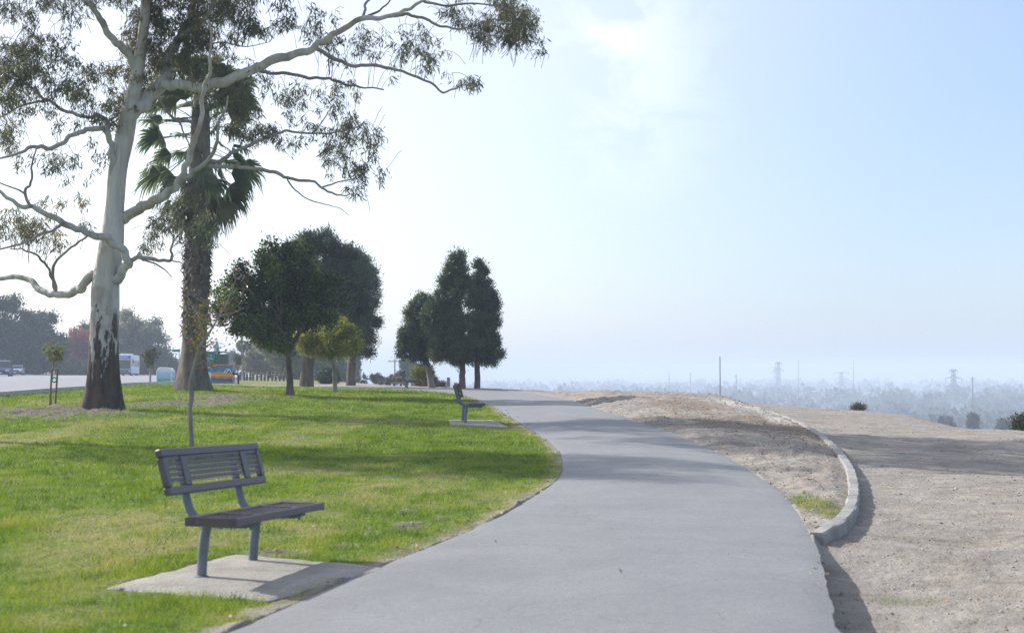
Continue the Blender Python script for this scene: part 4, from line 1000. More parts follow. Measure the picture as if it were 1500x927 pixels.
SAPL = leafmat('autumn_leaves', [(.22,.10,.02), (.28,.19,.02), (.17,.17,.03), (.16,.06,.035), (.20,.10,.07)], .45, .5)
D = 21.5; B = at(283, D, .03); tp = [(284,690),(283,670),(281,650),(279,620),(278,598),(281,580),(279,560),(284,540),(288,525),(292,510),(299,497),(304,491),(312,478),(322,462),(331,447),(338,430),(346,408)]
pts = [P(a, b, D) for a, b in tp]; pts[0] = B+Vector((0, 0, -.03))
sg = random.Random(4); spr = []
for (cx, cy, rx, ry, tz, n) in ((282,470,14,26,.35,16),(292,500,12,14,.25,10),(318,510,12,18,.8,9),(330,470,16,24,.85,4),(345,400,12,36,.85,4),(330,430,14,20,.9,3),(278,440,10,18,.4,6),(312,525,6,8,.75,4),(355,440,12,20,.9,5)):
    for _ in range(n): spr.append((P(cx+sg.uniform(-rx, rx), cy+sg.uniform(-ry, ry), D+sg.uniform(-.3, .3)), tz, 6 if tz < .6 else 4))
sapling('sapling', 'thin bent grey sapling with a few orange leaves, right behind the foreground bench', B, pts, [.040,.038,.036,.036,.035,.036,.033,.033,.031,.028,.025,.022,.014,.011,.009,.007,.004], spr, SAPL, .055, seed=5)
D = 40; B = at(76, D, .02)
pts = [P(75, 588, D), P(74,575,D), P(75,560,D), P(77,545,D), P(79,530,D), P(80,518,D), P(82,508,D)]; pts[0] = B
spr = [(P(78+sg.uniform(-12, 14), 512+sg.uniform(-9, 10), D+sg.uniform(-.2, .2)), .5+sg.uniform(-.3, .3), 9) for _ in range(22)]+[(P(90+sg.uniform(-6, 6), 520+sg.uniform(-5, 8), D), .7, 7) for _ in range(6)]
s1 = at(82, D+.1, .05)
YOUNG = leafmat('young_leaves', [(.05,.06,.02), (.09,.12,.02), (.15,.17,.03), (.17,.11,.05)], .4, .5)
sapling('staked_sapling', 'small staked sapling with green tie between the road and the gum tree', B, pts, [.03,.028,.026,.024,.02,.014,.008], spr, YOUNG, .09, [(s1, P(84.5, 540, D)), (at(74, D-.2, .05), P(76, 541, D-.2))], [P(75.5,558,D-.2), P(79,552,D-.22), P(84,556,D), P(80,560,D+.05), P(75.5,558,D-.2)], 6)
for px, top, bot, rx, D, lb, sd in ((220,508,561,9,80,'young leafy tree at the road edge left of the painted utility boxes',7), (348,518,556,7,115,'slender young tree right of the striped mural box',8), (349.5,505,556,4,300,'',0)):
    if not lb: continue
    B = at(px, D, .02); pts = [B]+[P(px+k*.3, bot-(bot-top)*k/5, D) for k in range(1, 6)]
    spr = [(P(px+sg.gauss(0, rx*.5), top+abs(sg.gauss(0, 1))*(bot-top)*.28, D+sg.gauss(0, .4)), sg.uniform(0, .8), 22) for _ in range(34)]
    sapling('young_tree', lb, B, pts, [.06,.055,.05,.04,.03,.02], spr, SCRUB, .15, seed=sd)

# ================================================================== FAR TREES, LEFT AND MIDDLE
FARD = leafmat('far_dark_leaves', [(.022,.040,.024), (.050,.078,.045), (.09,.12,.065)], .3, .6)
FARG = leafmat('far_grey_leaves', [(.09,.11,.065), (.14,.16,.095), (.20,.21,.13)], .4, .6)
FARR = leafmat('far_red_leaves', [(.22,.05,.04), (.26,.08,.045), (.12,.08,.04)], .35, .6)
FARY = leafmat('far_yellow_leaves', [(.12,.115,.06), (.17,.155,.08), (.10,.11,.05)], .35, .6)
def ftree(name, label, D, px, base, ells, n, leaf, mat, sd, tw=4, **kw):
    tree(name, label, D, px, [(px, base, tw), (px, base-8, tw*.8), (px+1, base-20, tw*.7), (px, ells[0][1]+ells[0][3]*.3, tw*.55)], ells, n, leaf, kw.pop('asp', .55), kw.pop('clump', .9), (mat, BK), sd, group=kw.pop('group', None), **kw)
ftree('street_tree', 'huge dark tree mass at the left edge beyond the road', 205, 10, 552, [(5,480,45,45),(-30,470,50,50),(30,505,40,38),(-10,520,50,30)], 1900, .42, FARD, 61, 9, gap=.42, rag=.12)
ftree('street_tree', 'dark tree stepping down to the right above the parked cars', 212, 58, 552, [(55,500,32,38),(70,515,22,30),(40,525,32,26),(62,478,16,16),(84,510,10,16)], 1400, .40, FARD, 62, 7, gap=.44, rag=.12)
ftree('autumn_tree', 'red and orange leaved tree showing left of the gum trunk', 216, 122, 552, [(118,498,15,12),(128,510,12,12),(114,508,8,8)], 380, .36, FARR, 63, 4, gap=.36)
ftree('street_tree', 'dark rounded tree behind the red autumn tree', 225, 128, 552, [(122,520,28,24),(134,492,16,20),(105,535,22,14),(150,525,20,22)], 900, .42, FARD, 64, 6, gap=.42, rag=.12)
ftree('street_tree', 'tall airy grey-green tree behind the bus', 232, 208, 551, [(205,490,34,28),(190,480,20,20),(222,505,26,30),(200,525,34,24),(236,525,16,20),(176,500,14,24)], 1300, .38, FARG, 65, 6, gap=.46, rmin=.3)
ftree('street_tree', 'low grey tree right of the bus, behind the painted boxes', 235, 240, 551, [(243,537,18,14),(255,540,14,10),(225,540,16,12)], 500, .42, FARG, 66, 4, gap=.35)
ftree('background_tree', 'pale yellowish tree right of the far small palm', 190, 395, 553, [(392,520,22,22),(375,528,14,16),(405,510,18,22),(388,500,14,16),(410,532,18,12)], 1000, .36, FARY, 67, 4, gap=.40)
ftree('background_tree', 'grey-green tree behind the small dark tree trunk', 150, 412, 556, [(415,500,26,28),(400,490,26,20),(430,515,16,20),(395,470,16,20)], 900, .34, FARG, 68, 4, gap=.40)
ftree('background_tree', 'dark hazy tree between the slim grey trunk and the thick pine trunk', 170, 436, 556, [(436,525,14,22),(430,540,16,12),(446,520,10,20)], 480, .38, FARD, 69, 4, gap=.36)
ftree('background_tree', 'bluish hazy tree behind the clipped bush', 215, 478, 557, [(470,535,16,18),(488,535,14,20),(480,520,14,16)], 500, .42, FARD, 70, 4, gap=.36)
ftree('background_tree', 'distant hazy cone shaped tree right of the spire', 330, 341, 552, [(341,535,7,12),(341,524,3.5,9)], 220, .5, FARD, 71, 2, gap=.2)
for px, top, D, w_, lb in ((465,505,185,7,'hazy cypress column just left of the olive tree trunk'), (497,520,190,6,'hazy cypress column right of the olive tree trunk'), (508,508,200,5,'hazy cypress column against the dark pine trunk'), (521,515,205,2.6,'very thin hazy cypress column right of the dark pine trunk'), (593,521,230,5.5,'hazy cypress column left of the yellow topiary'), (603,526,235,5,'hazy cypress column touching the yellow topiary')):
    b = 560; ells = [(px, top+(b-top)*f, w_*k, (b-top)*.2) for f, k in ((.18, .55), (.35, .9), (.55, 1), (.75, 1), (.92, .8))]
    tree('cypress_tree', lb, D, px, [(px,b,2),(px,top+25,1.2),(px,top+10,.6)], ells, 260, .35, .4, .5, (PINEG, BK), int(px), limbs=False, gap=.1, rmin=.5, up=1.2, group='hazy cypress columns in the middle distance')
# small far palm
D = 190; B = at(355, D, .1); o = empty('fan_palm', B, 0, 'tiny slender fan palm in the haze right of the green sign', 'palm')
mb = MB(); mb.tube([(0, 0, -.1), (.1, 0, 2), P(354.5, 508, D)-B], [.3, .22, .2], 8); mb.build('trunk', BKG, o)
v, qd, tt = [], [], []
for k in range(54):
    z = 1-2*(k+.5)/54; a = k*2.4; q = math.sqrt(1-z*z)
    fan(v, qd, tt, P(354.5, 505, D)-B, Vector((math.cos(a)*q, math.sin(a)*q, z)), .45, .55, .5, random.uniform(.3, .8), 9, 2.2)
mixmesh('fronds', v, qd, tt, bpy.data.materials['palm_leaf'], o)
# hedge beyond the road
hb_ = [(px, 547, 7, 4) for px in range(88, 160, 8)]
bush('roadside_hedge', 'low clipped hedge beyond the road, right of the parked cars', 200, [(120,547,8,4)]+hb_, 900, .3, HEDG, 72, cat='hedge', gap=.05, clump=.5)
# the off-frame gum whose crown shades the lawn
tree('gum_tree', 'gum tree just outside the left edge whose crown shades the lawn', 29.5, -420,
     [(-420,640,26),(-425,560,20),(-430,440,17),(-436,300,14),(-430,150,11),(-420,0,8)],
     [(-470,-250,170,130),(-330,-330,170,120),(-240,-190,120,90),(-560,-150,130,110),(-400,-420,160,90),(-330,-120,120,70)], 950, .20, .22, .6, (GUM, BKG), 81, gap=.46, rmin=.3)
# ================================================================== BOXES, SIGNS, POSTS
def box_thing(): pass
BLK = paint('black_metal', (.02,.02,.022), .5, .3, 8)
def striped(name, bands, stripes_amp=.05):
    m, nt, out = _new(name); tc = N(nt, 'ShaderNodeTexCoord'); sp = N(nt, 'ShaderNodeSeparateXYZ'); nt.links.new(tc.outputs['Object'], sp.inputs[0])
    nn = noise(nt, 1.6, 2, .5)
    z = maths(nt, 'ADD', sp.outputs[2], maths(nt, 'MULTIPLY', maths(nt, 'SUBTRACT', nn, .5), .55))
    H_ = 1.35; r = N(nt, 'ShaderNodeValToRGB'); r.color_ramp.interpolation = 'CONSTANT'; e = r.color_ramp.elements
    while len(e) < len(bands): e.new(.5)
    for k, (p, c) in enumerate(bands): e[k].position = p; e[k].color = (*c, 1)
    nt.links.new(maths(nt, 'DIVIDE', z, H_), r.inputs['Fac']); finish(nt, out, r.outputs['Color'], .45, spec=.4); return m
OR = (.62,.24,.03); BL = (.04,.20,.42); NV = (.03,.09,.26); PK = (.52,.12,.16); GR = (.03,.24,.16); YL = (.6,.42,.05)
mural = striped('mural_paint', [(0, GR), (.12, NV), (.25, PK), (.32, OR), (.38, YL), (.46, OR), (.54, BL), (.78, NV), (.82, OR), (.93, YL)])
D = 88; s = F/D; B = at(325, D, .03); W = 32/s; Hh = 27.5/s
o = empty('utility_box', B, 0, 'utility box painted with orange and blue mural waves, right of the palm base', 'utility box', 'painted utility boxes')
mb = MB(); mb.box((0, .35, Hh/2), (W, .8, Hh), bevel=.03); mb.build('cabinet', mural, o)
mb = MB(); mb.box((0, .35, Hh+.02), (W+.06, .88, .05), bevel=.015); mb.build('lid', paint('lid_orange', (.5,.22,.06), .5, .2), o)
mb = MB(); mb.box((0, .35, .02), (W+.15, 1.0, .08)); mb.build('plinth', CONC, o)
mb = MB(); zc = Hh*.58
for k, (x0, z0, x1, z1) in enumerate(((.15,.02,.33,.24), (.30,.02,.50,.26), (.12,.03,.30,.0), (.48,.25,.60,.02), (.33,.25,.46,.16))): mb.tube([(x0, -.06, zc+z0), ((x0+x1)/2, -.06, zc+(z0+z1)/2+.03), (x1, -.06, zc+z1)], [.022, .03, .02], 6)
mb.build('painted_squiggle', WHITE, o)
for y in (.2, .35, .5):
    mb = MB(); mb.box((W/2+.004, y, Hh*.6), (.012, .1, .3)); mb.build('vent', BLK, o)
D = 92; s = F/D; B = at(241, D, .03); W = 22/s; Hh = 25/s
o = empty('utility_box', B, R(-6), 'white rounded utility box painted with sky and flowers, left of the palm base', 'utility box', 'painted utility boxes')
m, nt, out = _new('meadow_mural'); tc = N(nt, 'ShaderNodeTexCoord'); sp = N(nt, 'ShaderNodeSeparateXYZ'); nt.links.new(tc.outputs['Object'], sp.inputs[0])
c = ramp(nt, maths(nt, 'DIVIDE', sp.outputs[2], Hh), [(0, (.05,.22,.12)), (.25, (.12,.36,.22)), (.45, (.30,.50,.50)), (.7, (.35,.52,.72)), (.86, (.65,.72,.78))])
vv = N(nt, 'ShaderNodeTexVoronoi'); vv.inputs['Scale'].default_value = 4.5; nt.links.new(tc.outputs['Object'], vv.inputs['Vector'])
spot = ramp(nt, vv.outputs['Distance'], [(.20, (1,1,1)), (.30, (0,0,0))]); hs = N(nt, 'ShaderNodeHueSaturation'); hs.inputs['Saturation'].default_value = 1.2; hs.inputs['Value'].default_value = .45; nt.links.new(vv.outputs['Color'], hs.inputs['Color'])
zlow = ramp(nt, maths(nt, 'DIVIDE', sp.outputs[2], Hh), [(.5, (1,1,1)), (.66, (0,0,0))])
c = mixc(nt, maths(nt, 'MULTIPLY', spot, zlow), c, hs.outputs[0]); finish(nt, out, c, .45, spec=.4)
mb = MB(); prof = [(-W/2, 0), (W/2, 0), (W/2, Hh*.80), (W/2-.07, Hh*.92), (W/2-.2, Hh), (-W/2+.2, Hh), (-W/2+.07, Hh*.92), (-W/2, Hh*.80)]
mb.prism(prof, 'y', 0, .7); mb.build('cabinet', m, o)
mb = MB(); WB = paint('white_metal', (.72,.72,.72), .5, .06)
mb.tube([(-W/2, -.02, 0), (-W/2, -.02, Hh*.8), (-W/2+.07, -.02, Hh*.92), (-W/2+.2, -.02, Hh), (W/2-.2, -.02, Hh), (W/2-.07, -.02, Hh*.92), (W/2, -.02, Hh*.8), (W/2, -.02, 0)], .035, 8); mb.build('frame', WB, o)
mb = MB(); mb.box((.1, -.012, .12), (W*.55, .02, .14)); mb.build('vent', BLK, o)
D = 94; s = F/D; B = at(258, D, .03); W = 12/s; Hh = 21.5/s
o = empty('utility_box', B, 0, 'pink and blue striped utility box half hidden behind the palm base', 'utility box', 'painted utility boxes')
mb = MB(); mb.box((0, .3, Hh/2), (W, .6, Hh), bevel=.02); mb.build('cabinet', striped('pink_mural', [(0, GR), (.2, BL), (.36, PK), (.6, (.35,.12,.2)), (.78, NV)]), o)
mb = MB(); mb.box((0, .3, Hh+.02), (W+.06, .66, .05)); mb.build('lid', paint('lid_plum', (.2,.04,.08), .5), o)
# big teal monument sign
D = 108; s = F/D; B = at(311, D, .05); o = empty('monument_sign', B, 0, 'large teal panel sign with dark side wall rising behind the palm base', 'sign')
zb = P(0, 545, D).z-B.z; zt = P(0, 516.5, D).z-B.z; TEAL = paint('teal_panel', (.02,.17,.16), .5, .2, 3)
m_ = MB(); m_.box((-.35, 0, (zb+zt)/2), (1.15, .25, zt-zb)); pn = m_.build('panel', TEAL, o)
m_ = MB()
for k, (z, w_) in enumerate(((.86, .8), (.70, .9), (.56, .6), (.40, .86), (.24, .7))):
    x = -.85
    r_ = random.Random(k)
    while x < -.85+w_:
        q = r_.uniform(.05, .16); m_.box((x+q/2, -.135, zb+(zt-zb)*z), (q*.8, .012, .09)); x += q
    m_.box((-.85+w_/2, -.131, zb+(zt-zb)*z), (w_, .008, .02))
    m_.build('lettering', paint('sign_letters', (.30,.45,.44), .5, .1), pn); m_ = MB()
m_ = MB(); m_.box((.62, .5, (zb+zt)/2-.05), (.80, 1.3, zt-zb-.1)); m_.build('side_wall', paint('side_dark', (.03,.075,.05), .8, .2), o)
for k in range(4):
    m_ = MB(); m_.box((.36+k*.17, -.155, (zb+zt)/2-.05), (.03, .02, zt-zb-.2)); m_.build('batten', TEAL, o)
m_ = MB(); m_.box((.05, .2, zt+.05), (2.0, .9, .1)); m_.build('roof', TEAL, o)
m_ = MB(); m_.box((-.2, .1, zb/2), (1.3, .5, zb)); m_.box((.6, .5, zb/2-.02), (.5, .9, zb)); m_.build('base_wall', paint('pale_render', (.55,.56,.58), .8, .1), o)
# green road sign + blank street-name blade
SG = paint('sign_green', (.01,.25,.13), .45, .08); POST = paint('galvanised', (.35,.36,.37), .5, .15)
D = 112; s = F/D; B = at(330, D, .05); o = empty('road_sign', B, 0, 'green road direction sign on posts above the orange mural box', 'sign')
zc = P(0, 532.5, D).z-B.z; m_ = MB(); m_.box((0, 0, zc), (10.5/s, .03, 9/s), bevel=.01); f_ = m_.build('sign_panel', SG, o)
m_ = MB()
for r0, row in enumerate(((.1, .08, .12, .06, .1), (.08, .13, .07), (.12, .07, .09, .1))):
    x = -.2
    for q in row: m_.box((x+q/2, -.02, zc+.12-r0*.12), (q*.75, .01, .055)); x += q
    m_.box((-.2+sum(row)/2, -.018, zc+.12-r0*.12), (sum(row), .006, .012)); m_.build('lettering', WHITE, f_); m_ = MB()
for x in (-.2, .2):
    m_ = MB(); m_.tube([(x, .05, 0), (x, .05, zc+.2)], .03, 8); m_.build('post', POST, o)
D = 120; s = F/D; B = at(259, D, .05); o = empty('street_name_sign', B, 0, 'small green street name blade on a pole left of the palm trunk', 'sign')
zc = P(0, 513.5, D).z-B.z; m_ = MB(); m_.box((-.05, 0, zc), (.66, .03, .22)); m_.build('sign_panel', SG, o); m_ = MB(); m_.tube([(.2, .05, -.1), (.2, .05, zc+.15)], .035, 8); m_.build('post', POST, o)
# dark bent rail
D = 86; s = F/D; B = at(349.5, D, .03); o = empty('pipe_barrier', B, 0, 'dark bent pipe barrier standing right of the orange mural box', 'barrier')
zc = P(0, 548, D).z-B.z; m_ = MB(); m_.tube([(0, 0, -.05), (0, 0, zc-.06), (-.03, 0, zc), (-.35, 0, zc+.03)], .055, 10); m_.build('pipe', BLK, o, True)
m_ = MB(); m_.lathe((-.33, 0, zc), [(.04, 0), (.06, .06), (.08, .12), (.03, .17)], 10); m_.build('cap', BLK, o)
# church spire
D = 260; s = F/D; B = at(317.5, D, .2); o = empty('church_spire', B, 0, 'pale teal pointed spire rising above the teal sign in the haze', 'church tower')
zt = P(0, 497, D).z-B.z; zm = P(0, 524, D).z-B.z; m_ = MB(); m_.box((0, 0, zm/2), (1.5, 1.5, zm)); m_.build('tower', paint('tower_wall', (.4,.42,.42), .8), o)
m_ = MB(); m_.lathe((0, 0, zm), [(.80, 0), (.62, 1.0), (.30, zt-zm-.9), (.03, zt-zm)], 8); m_.build('roof', paint('copper_roof', (.13,.27,.25), .6), o)
# row of far posts, white bollard, pole
PW = paint('post_wood', (.13,.10,.08), .85, .3, 6)
proto = None; fr_ = random.Random(9)
for k, px in enumerate((352,358,362,367,371,377,383,388,393,399,404,410,416,421,427)):
    D = 118; B = at(px, D, .02)
    if proto is None:
        proto = empty('bollard', B); m_ = MB(); m_.lathe((0, 0, 0), [(.09, -.1), (.09, .62), (.06, .70), (.03, .73)], 8); m_.build('post', PW, proto); m_ = MB(); m_.lathe((0, 0, .5), [(.097, 0), (.097, .05)], 8); m_.build('band', POST, proto); q = proto
    else: q = copy_tree(proto)
    q.location = B; q.scale = (1, 1, fr_.uniform(.8, 1.25)); tag(q, 'short dark wooden bollard in the row along the far lawn edge', 'bollard', 'bollards along the far lawn edge')
D = 75; B = at(657, D, .02); o = empty('bollard', B, 0, 'grey square post standing alone between the round conifer and the tall pair', 'bollard')
zc = P(0, 553.5, D).z-B.z; m_ = MB(); m_.box((0, 0, zc/2), (.17, .17, zc), bevel=.015); m_.build('post', paint('grey_post', (.33,.35,.36), .7, .15), o); m_ = MB(); m_.box((0, 0, zc+.012), (.2, .2, .03), bevel=.008); m_.build('cap', POST, o)
D = 74; B = at(581, D, .02); o = empty('wooden_railing', B, R(-8), 'weathered wooden post and rail frame left of the far bench', 'railing')
s = F/D; zc = P(0, 549, D).z-B.z
for x in (-.12, .24):
    m_ = MB(); m_.box((x, 0, zc/2), (.09, .09, zc)); m_.build('post', PW, o)
for z in (zc-.12, zc-.42):
    m_ = MB(); m_.box((.05, -.065, z), (.52, .04, .11)); m_.build('rail', paint('pale_board', (.33,.27,.24), .8, .2, 8), o)
def upole(px, D, ytop, r, label, arms=1, name='utility_pole', grp=None):
    B = at(px, D, .3); zt = P(px, ytop, D).z-B.z; o = empty(name, B, 0, label, 'utility pole', grp)
    m_ = MB(); m_.tube([(0, 0, -.3), (0, 0, zt)], [r*1.3, r*.8], 8); m_.build('pole', BK, o)
    for k in range(arms):
        m_ = MB(); m_.box((0, -r, zt-.4-k*.9), (2.4 if arms < 3 else 1.6, .12, .14)); a = m_.build('crossarm', BK, o)
        for x in (-1.0, 1.0):
            m_ = MB(); m_.lathe((x, -r, zt-.33-k*.9), [(.03, 0), (.07, .08), (.04, .2)], 6); m_.build('insulator', POST, a)
upole(578.5, 260, 526, .13, 'thin utility pole with crossarm in the haze left of the hazy cypresses')
upole(1054.5, 190, 522, .075, 'tall thin dark pole rising behind the dirt crest, nearest of the valley poles', 0)
for px, D, yt, lb in ((980,1200,545,'faint pole above the town left of the tall dark pole'), (1011,1150,546,'faint pole just left of the tall dark pole'), (1078,1000,549,'faint pole just right of the tall dark pole'), (1169,1250,528,'faint mast right of the first hazy pylon'), (1250,1300,529,'faint mast right of the second hazy pylon'), (1424,700,552,'thin mast right of the nearest pylon')):
    upole(px, D, yt, .28, lb, 2 if D < 1200 else 0, grp='poles standing in the hazy valley')

# ================================================================== PYLONS
STEEL = paint('pylon_steel', (.20,.21,.22), .6, .1)
def pylon(px, D, ytop, label, wide=1.0, arms=((.97,.5),(.82,1.0),(.66,.8)), th=.30):
    B = at(px, D, .5); H_ = P(px, ytop, D).z-B.z; o = empty('electricity_pylon', B, R(20), label, 'pylon', 'lattice pylons in the hazy valley')
    def hw(t): return (3.2*(1-t)**1.5+.75)*wide
    mb = MB(); lv = list(np.linspace(0, 1, 13)); cr = ((-1,-1),(1,-1),(1,1),(-1,1))
    for a, b in zip(lv[:-1], lv[1:]):
        for k in range(4):
            (x, y), (x2, y2) = cr[k], cr[(k+1) % 4]; p = Vector((x*hw(a), y*hw(a), a*H_)); q = Vector((x*hw(b), y*hw(b), b*H_)); p2 = Vector((x2*hw(a), y2*hw(a), a*H_)); q2 = Vector((x2*hw(b), y2*hw(b), b*H_))
            mb.tube([p, q], th*.5, 4); mb.tube([p, q2], th*.28, 4); mb.tube([p2, q], th*.28, 4); mb.tube([q, q2], th*.28, 4)
    mb.build('tower', STEEL, o)
    for t, w_ in arms:
        a = MB(); z = t*H_; L = 6.2*w_*wide
        for sg_ in (-1, 1):
            tip = Vector((sg_*L, 0, z+.2))
            for y in (-1, 1):
                a.tube([Vector((sg_*hw(t)*.9, y*hw(t)*.9, z+1.3)), tip], th*.4, 4); a.tube([Vector((sg_*hw(t)*.9, y*hw(t)*.9, z)), tip], th*.4, 4)
            for k in range(1, 4):
                f = k/4; a.tube([Vector((sg_*hw(t), 0, z)).lerp(tip, f), Vector((sg_*hw(t), 0, z+1.3)).lerp(tip, f)], th*.3, 4)
        ar = a.build('crossarm', STEEL, o)
        for sg_ in (-1, 1):
            b = MB(); b.tube([(sg_*L, 0, z+.2), (sg_*L, 0, z-1.6)], .22, 5); b.build('insulator', paint('insulator', (.25,.2,.17), .4), ar)
pylon(1396, 1000, 541, 'nearest, darkest lattice pylon with three wide crossarms at the right', 1.1, th=.42)
pylon(1140, 1150, 530, 'hazy lattice pylon just right of the tall dark pole', .9, ((.97,.5),(.84,.8),(.5,1.),(.4,1.),(.3,1.)))
pylon(1232, 1350, 545, 'faintest lattice pylon, halfway between the other two', 1.2, ((.97,1.1),(.80,1.0)))
pylon(1136, 1700, 537, 'second faint pylon overlapping the hazy lattice pylon beside the tall dark pole', 1.0)

# ================================================================== VEHICLES
GLASS = paint('dark_glass', (.02,.03,.04), .12, .1, 2, spec=.6); TYRE = paint('tyre_rubber', (.02,.02,.02), .85); RIM = paint('wheel_rim', (.4,.4,.42), .35, .1, metal=.6); LAMPM = paint('lamp_glass', (.7,.7,.68), .15, .05, spec=.6); REDL = paint('red_lamp', (.4,.02,.02), .3)
def wheels(o, xs, ys, r, w_=.22):
    for x in xs:
        for y in ys:
            m_ = MB(); pr = [(r*.62, -w_/2), (r*.92, -w_/2), (r, -w_/3), (r, w_/3), (r*.92, w_/2), (r*.62, w_/2)]
            n = 20; vs = [(x+c_, y+ra*math.cos(2*math.pi*j/n), r+ra*math.sin(2*math.pi*j/n)) for ra, c_ in pr for j in range(n)]
            m_.add(vs, [(k*n+j, k*n+(j+1) % n, (k+1)*n+(j+1) % n, (k+1)*n+j) for k in range(5) for j in range(n)]); wh = m_.build('wheel', TYRE, o)
            m_ = MB(); vs = [(x+c_, y+ra*math.cos(2*math.pi*j/n), r+ra*math.sin(2*math.pi*j/n)) for ra, c_ in ((.03, -w_/2*.8), (r*.62, -w_/2*.9), (r*.62, w_/2*.9), (.03, w_/2*.8)) for j in range(n)]
            m_.add(vs, [(k*n+j, k*n+(j+1) % n, (k+1)*n+(j+1) % n, (k+1)*n+j) for k in range(3) for j in range(n)]); m_.build('rim', RIM, wh)
def car(px, D, rz, paintm, label, L=4.7, W=1.85, H_=1.72, suv=True):
    """front towards -y"""
    B = at(px, D, 0)+Vector((0, 0, .06)); o = empty('parked_car', B, rz, label, 'car'); h = H_; b = MB()
    low = [(-L/2, .35), (-L/2, .72), (-L/2+.12, .88), (-L/2+1.15, 1.02), (L/2-.1, 1.05), (L/2, .95), (L/2, .35)]
    secs = []
    def body(prof, w0, wtop=None):
        n = len(prof); vs = []
        for wf, sh in ((-1, .93), (-.93, 1), (.93, 1), (1, .93)):
            for y, z in prof: vs.append((wf*w0*(1 if z < .9 else .97), y*(sh if abs(wf) == 1 else 1), z))
        fs = [tuple(range(n)), tuple(reversed(range(3*n, 4*n)))]
        for k in range(3): fs += [(k*n+j, (k+1)*n+j, (k+1)*n+(j+1) % n, k*n+(j+1) % n) for j in range(n)]
        return vs, fs
    b.add(*body(low, W/2)); 
    roof0 = -L/2+1.75 if suv else -L/2+2.0; roof1 = L/2-.55 if suv else L/2-1.3
    cab = [(-L/2+1.15, 1.0), (roof0, h-.06), (roof0+.4, h), (roof1-.3, h), (roof1, h-.06), (L/2-.12, 1.02)]
    n = len(cab); vs = [(sx*(W/2*.96 if z < 1.1 else W/2*.80), y, z) for sx in (-1, 1) for y, z in cab]
    b.add(vs, [tuple(range(n)), tuple(reversed(range(n, 2*n)))]+[(j, n+j, n+(j+1) % n, (j+1) % n) for j in range(n)])
    b.build('body', paintm, o)
    def quad(name, pts, off, mat, par=o):
        q = MB(); P4 = [Vector(p) for p in pts]; nn = (P4[1]-P4[0]).cross(P4[2]-P4[0]).normalized()*off; q.add([p+nn for p in P4]+[p-nn for p in P4], [(0,1,2,3),(7,6,5,4),(0,4,5,1),(1,5,6,2),(2,6,7,3),(3,7,4,0)]); return q.build(name, mat, par)
    wt = W/2*.78
    quad('windscreen', [(-wt*1.1, -L/2+1.22, 1.07), (wt*1.1, -L/2+1.22, 1.07), (wt*.95, roof0-.02, h-.10), (-wt*.95, roof0-.02, h-.10)], .02, GLASS)
    for sx in (-1, 1):
        quad('side_window', [(sx*W/2*.95, -L/2+1.6, 1.09), (sx*W/2*.95, L/2-.5, 1.09), (sx*W/2*.82, roof1-.1, h-.12), (sx*W/2*.82, roof0+.1, h-.12)], .02, GLASS)
        q = MB(); q.box((sx*(W/2-.24), -L/2-.0, .74), (.36, .12, .15), bevel=.03); q.build('headlight', LAMPM, o)
        q = MB(); q.box((sx*(W/2+.09), -L/2+1.45, 1.05), (.16, .1, .12), bevel=.02); q.build('wing_mirror', paintm, o)
    q = MB(); q.box((0, -L/2-.01, .66), (W*.5, .06, .2), bevel=.02); q.build('grille', BLK, o)
    q = MB(); q.box((0, -L/2-.03, .42), (W*.94, .14, .2), bevel=.04); q.build('bumper', BLK, o)
    q = MB(); q.box((0, -L/2-.11, .48), (.34, .012, .12)); q.build('number_plate', WHITE, o)
    wheels(o, (-W/2+.12, W/2-.12), (-L/2+.9, L/2-.9), .36)
BLUEP = paint('car_blue', (.05,.09,.19), .25, .05, 2, spec=.6); SILV = paint('car_silver', (.34,.42,.5), .3, .05, 2, spec=.6)
car(4, 158, R(14), BLUEP, 'dark blue sport utility vehicle parked at the left edge of the picture', H_=1.85, W=1.95)
car(25, 196, R(14), SILV, 'smaller silver-blue car parked beside the dark blue one', L=4.3, H_=1.48, W=1.8, suv=False)
# bus
D = 150; s = F/D; B = at(180, D, 0)+Vector((0, 0, .06)); W = 1.62*1.0; W = 2.1; Hb = 2.35; Lb = 10
# (road dips here: the bus stands a little lower down the road)
D = 190; B = at(181, D, 0)+Vector((0, 0, .06)); W = 2.1; Hb = 2.9; Lb = 10.5
bus = empty('city_bus', B, R(9), 'white and blue city bus driving towards the camera, seen beside the gum trunk', 'bus')
BW = paint('bus_white', (.62,.64,.68), .35, .06, 2, spec=.5); BB = paint('bus_blue', (.04,.16,.42), .35, .08, 2, spec=.5)
m_ = MB(); m_.box((0, Lb/2, Hb/2+.14), (W, Lb, Hb-.28), bevel=.12); body_ = m_.build('body', BW, bus)
m_ = MB(); m_.box((0, -.015, Hb-.34), (W-.2, .06, .44), bevel=.05); fr2 = m_.build('destination_panel', BB, bus)
m_ = MB()
for k, x in enumerate((-.5, -.32, -.14, .1, .28, .46)): m_.box((x, -.055, Hb-.34), (.12, .02, .16))
m_.build('destination_letters', paint('display_letters', (.6,.65,.7), .4), fr2)
m_ = MB(); m_.box((0, -.02, 1.62), (W-.24, .06, 1.15), bevel=.06); m_.build('windscreen', GLASS, bus)
m_ = MB(); m_.box((0, -.025, .70), (W-.16, .07, .5), bevel=.05); m_.build('front_panel', paint('bus_band', (.10,.16,.14), .4, .3, 3), bus)
m_ = MB(); m_.box((0, -.05, .38), (W-.05, .14, .2), bevel=.04); m_.build('bumper', paint('bumper_dark', (.10,.05,.06), .5), bus)
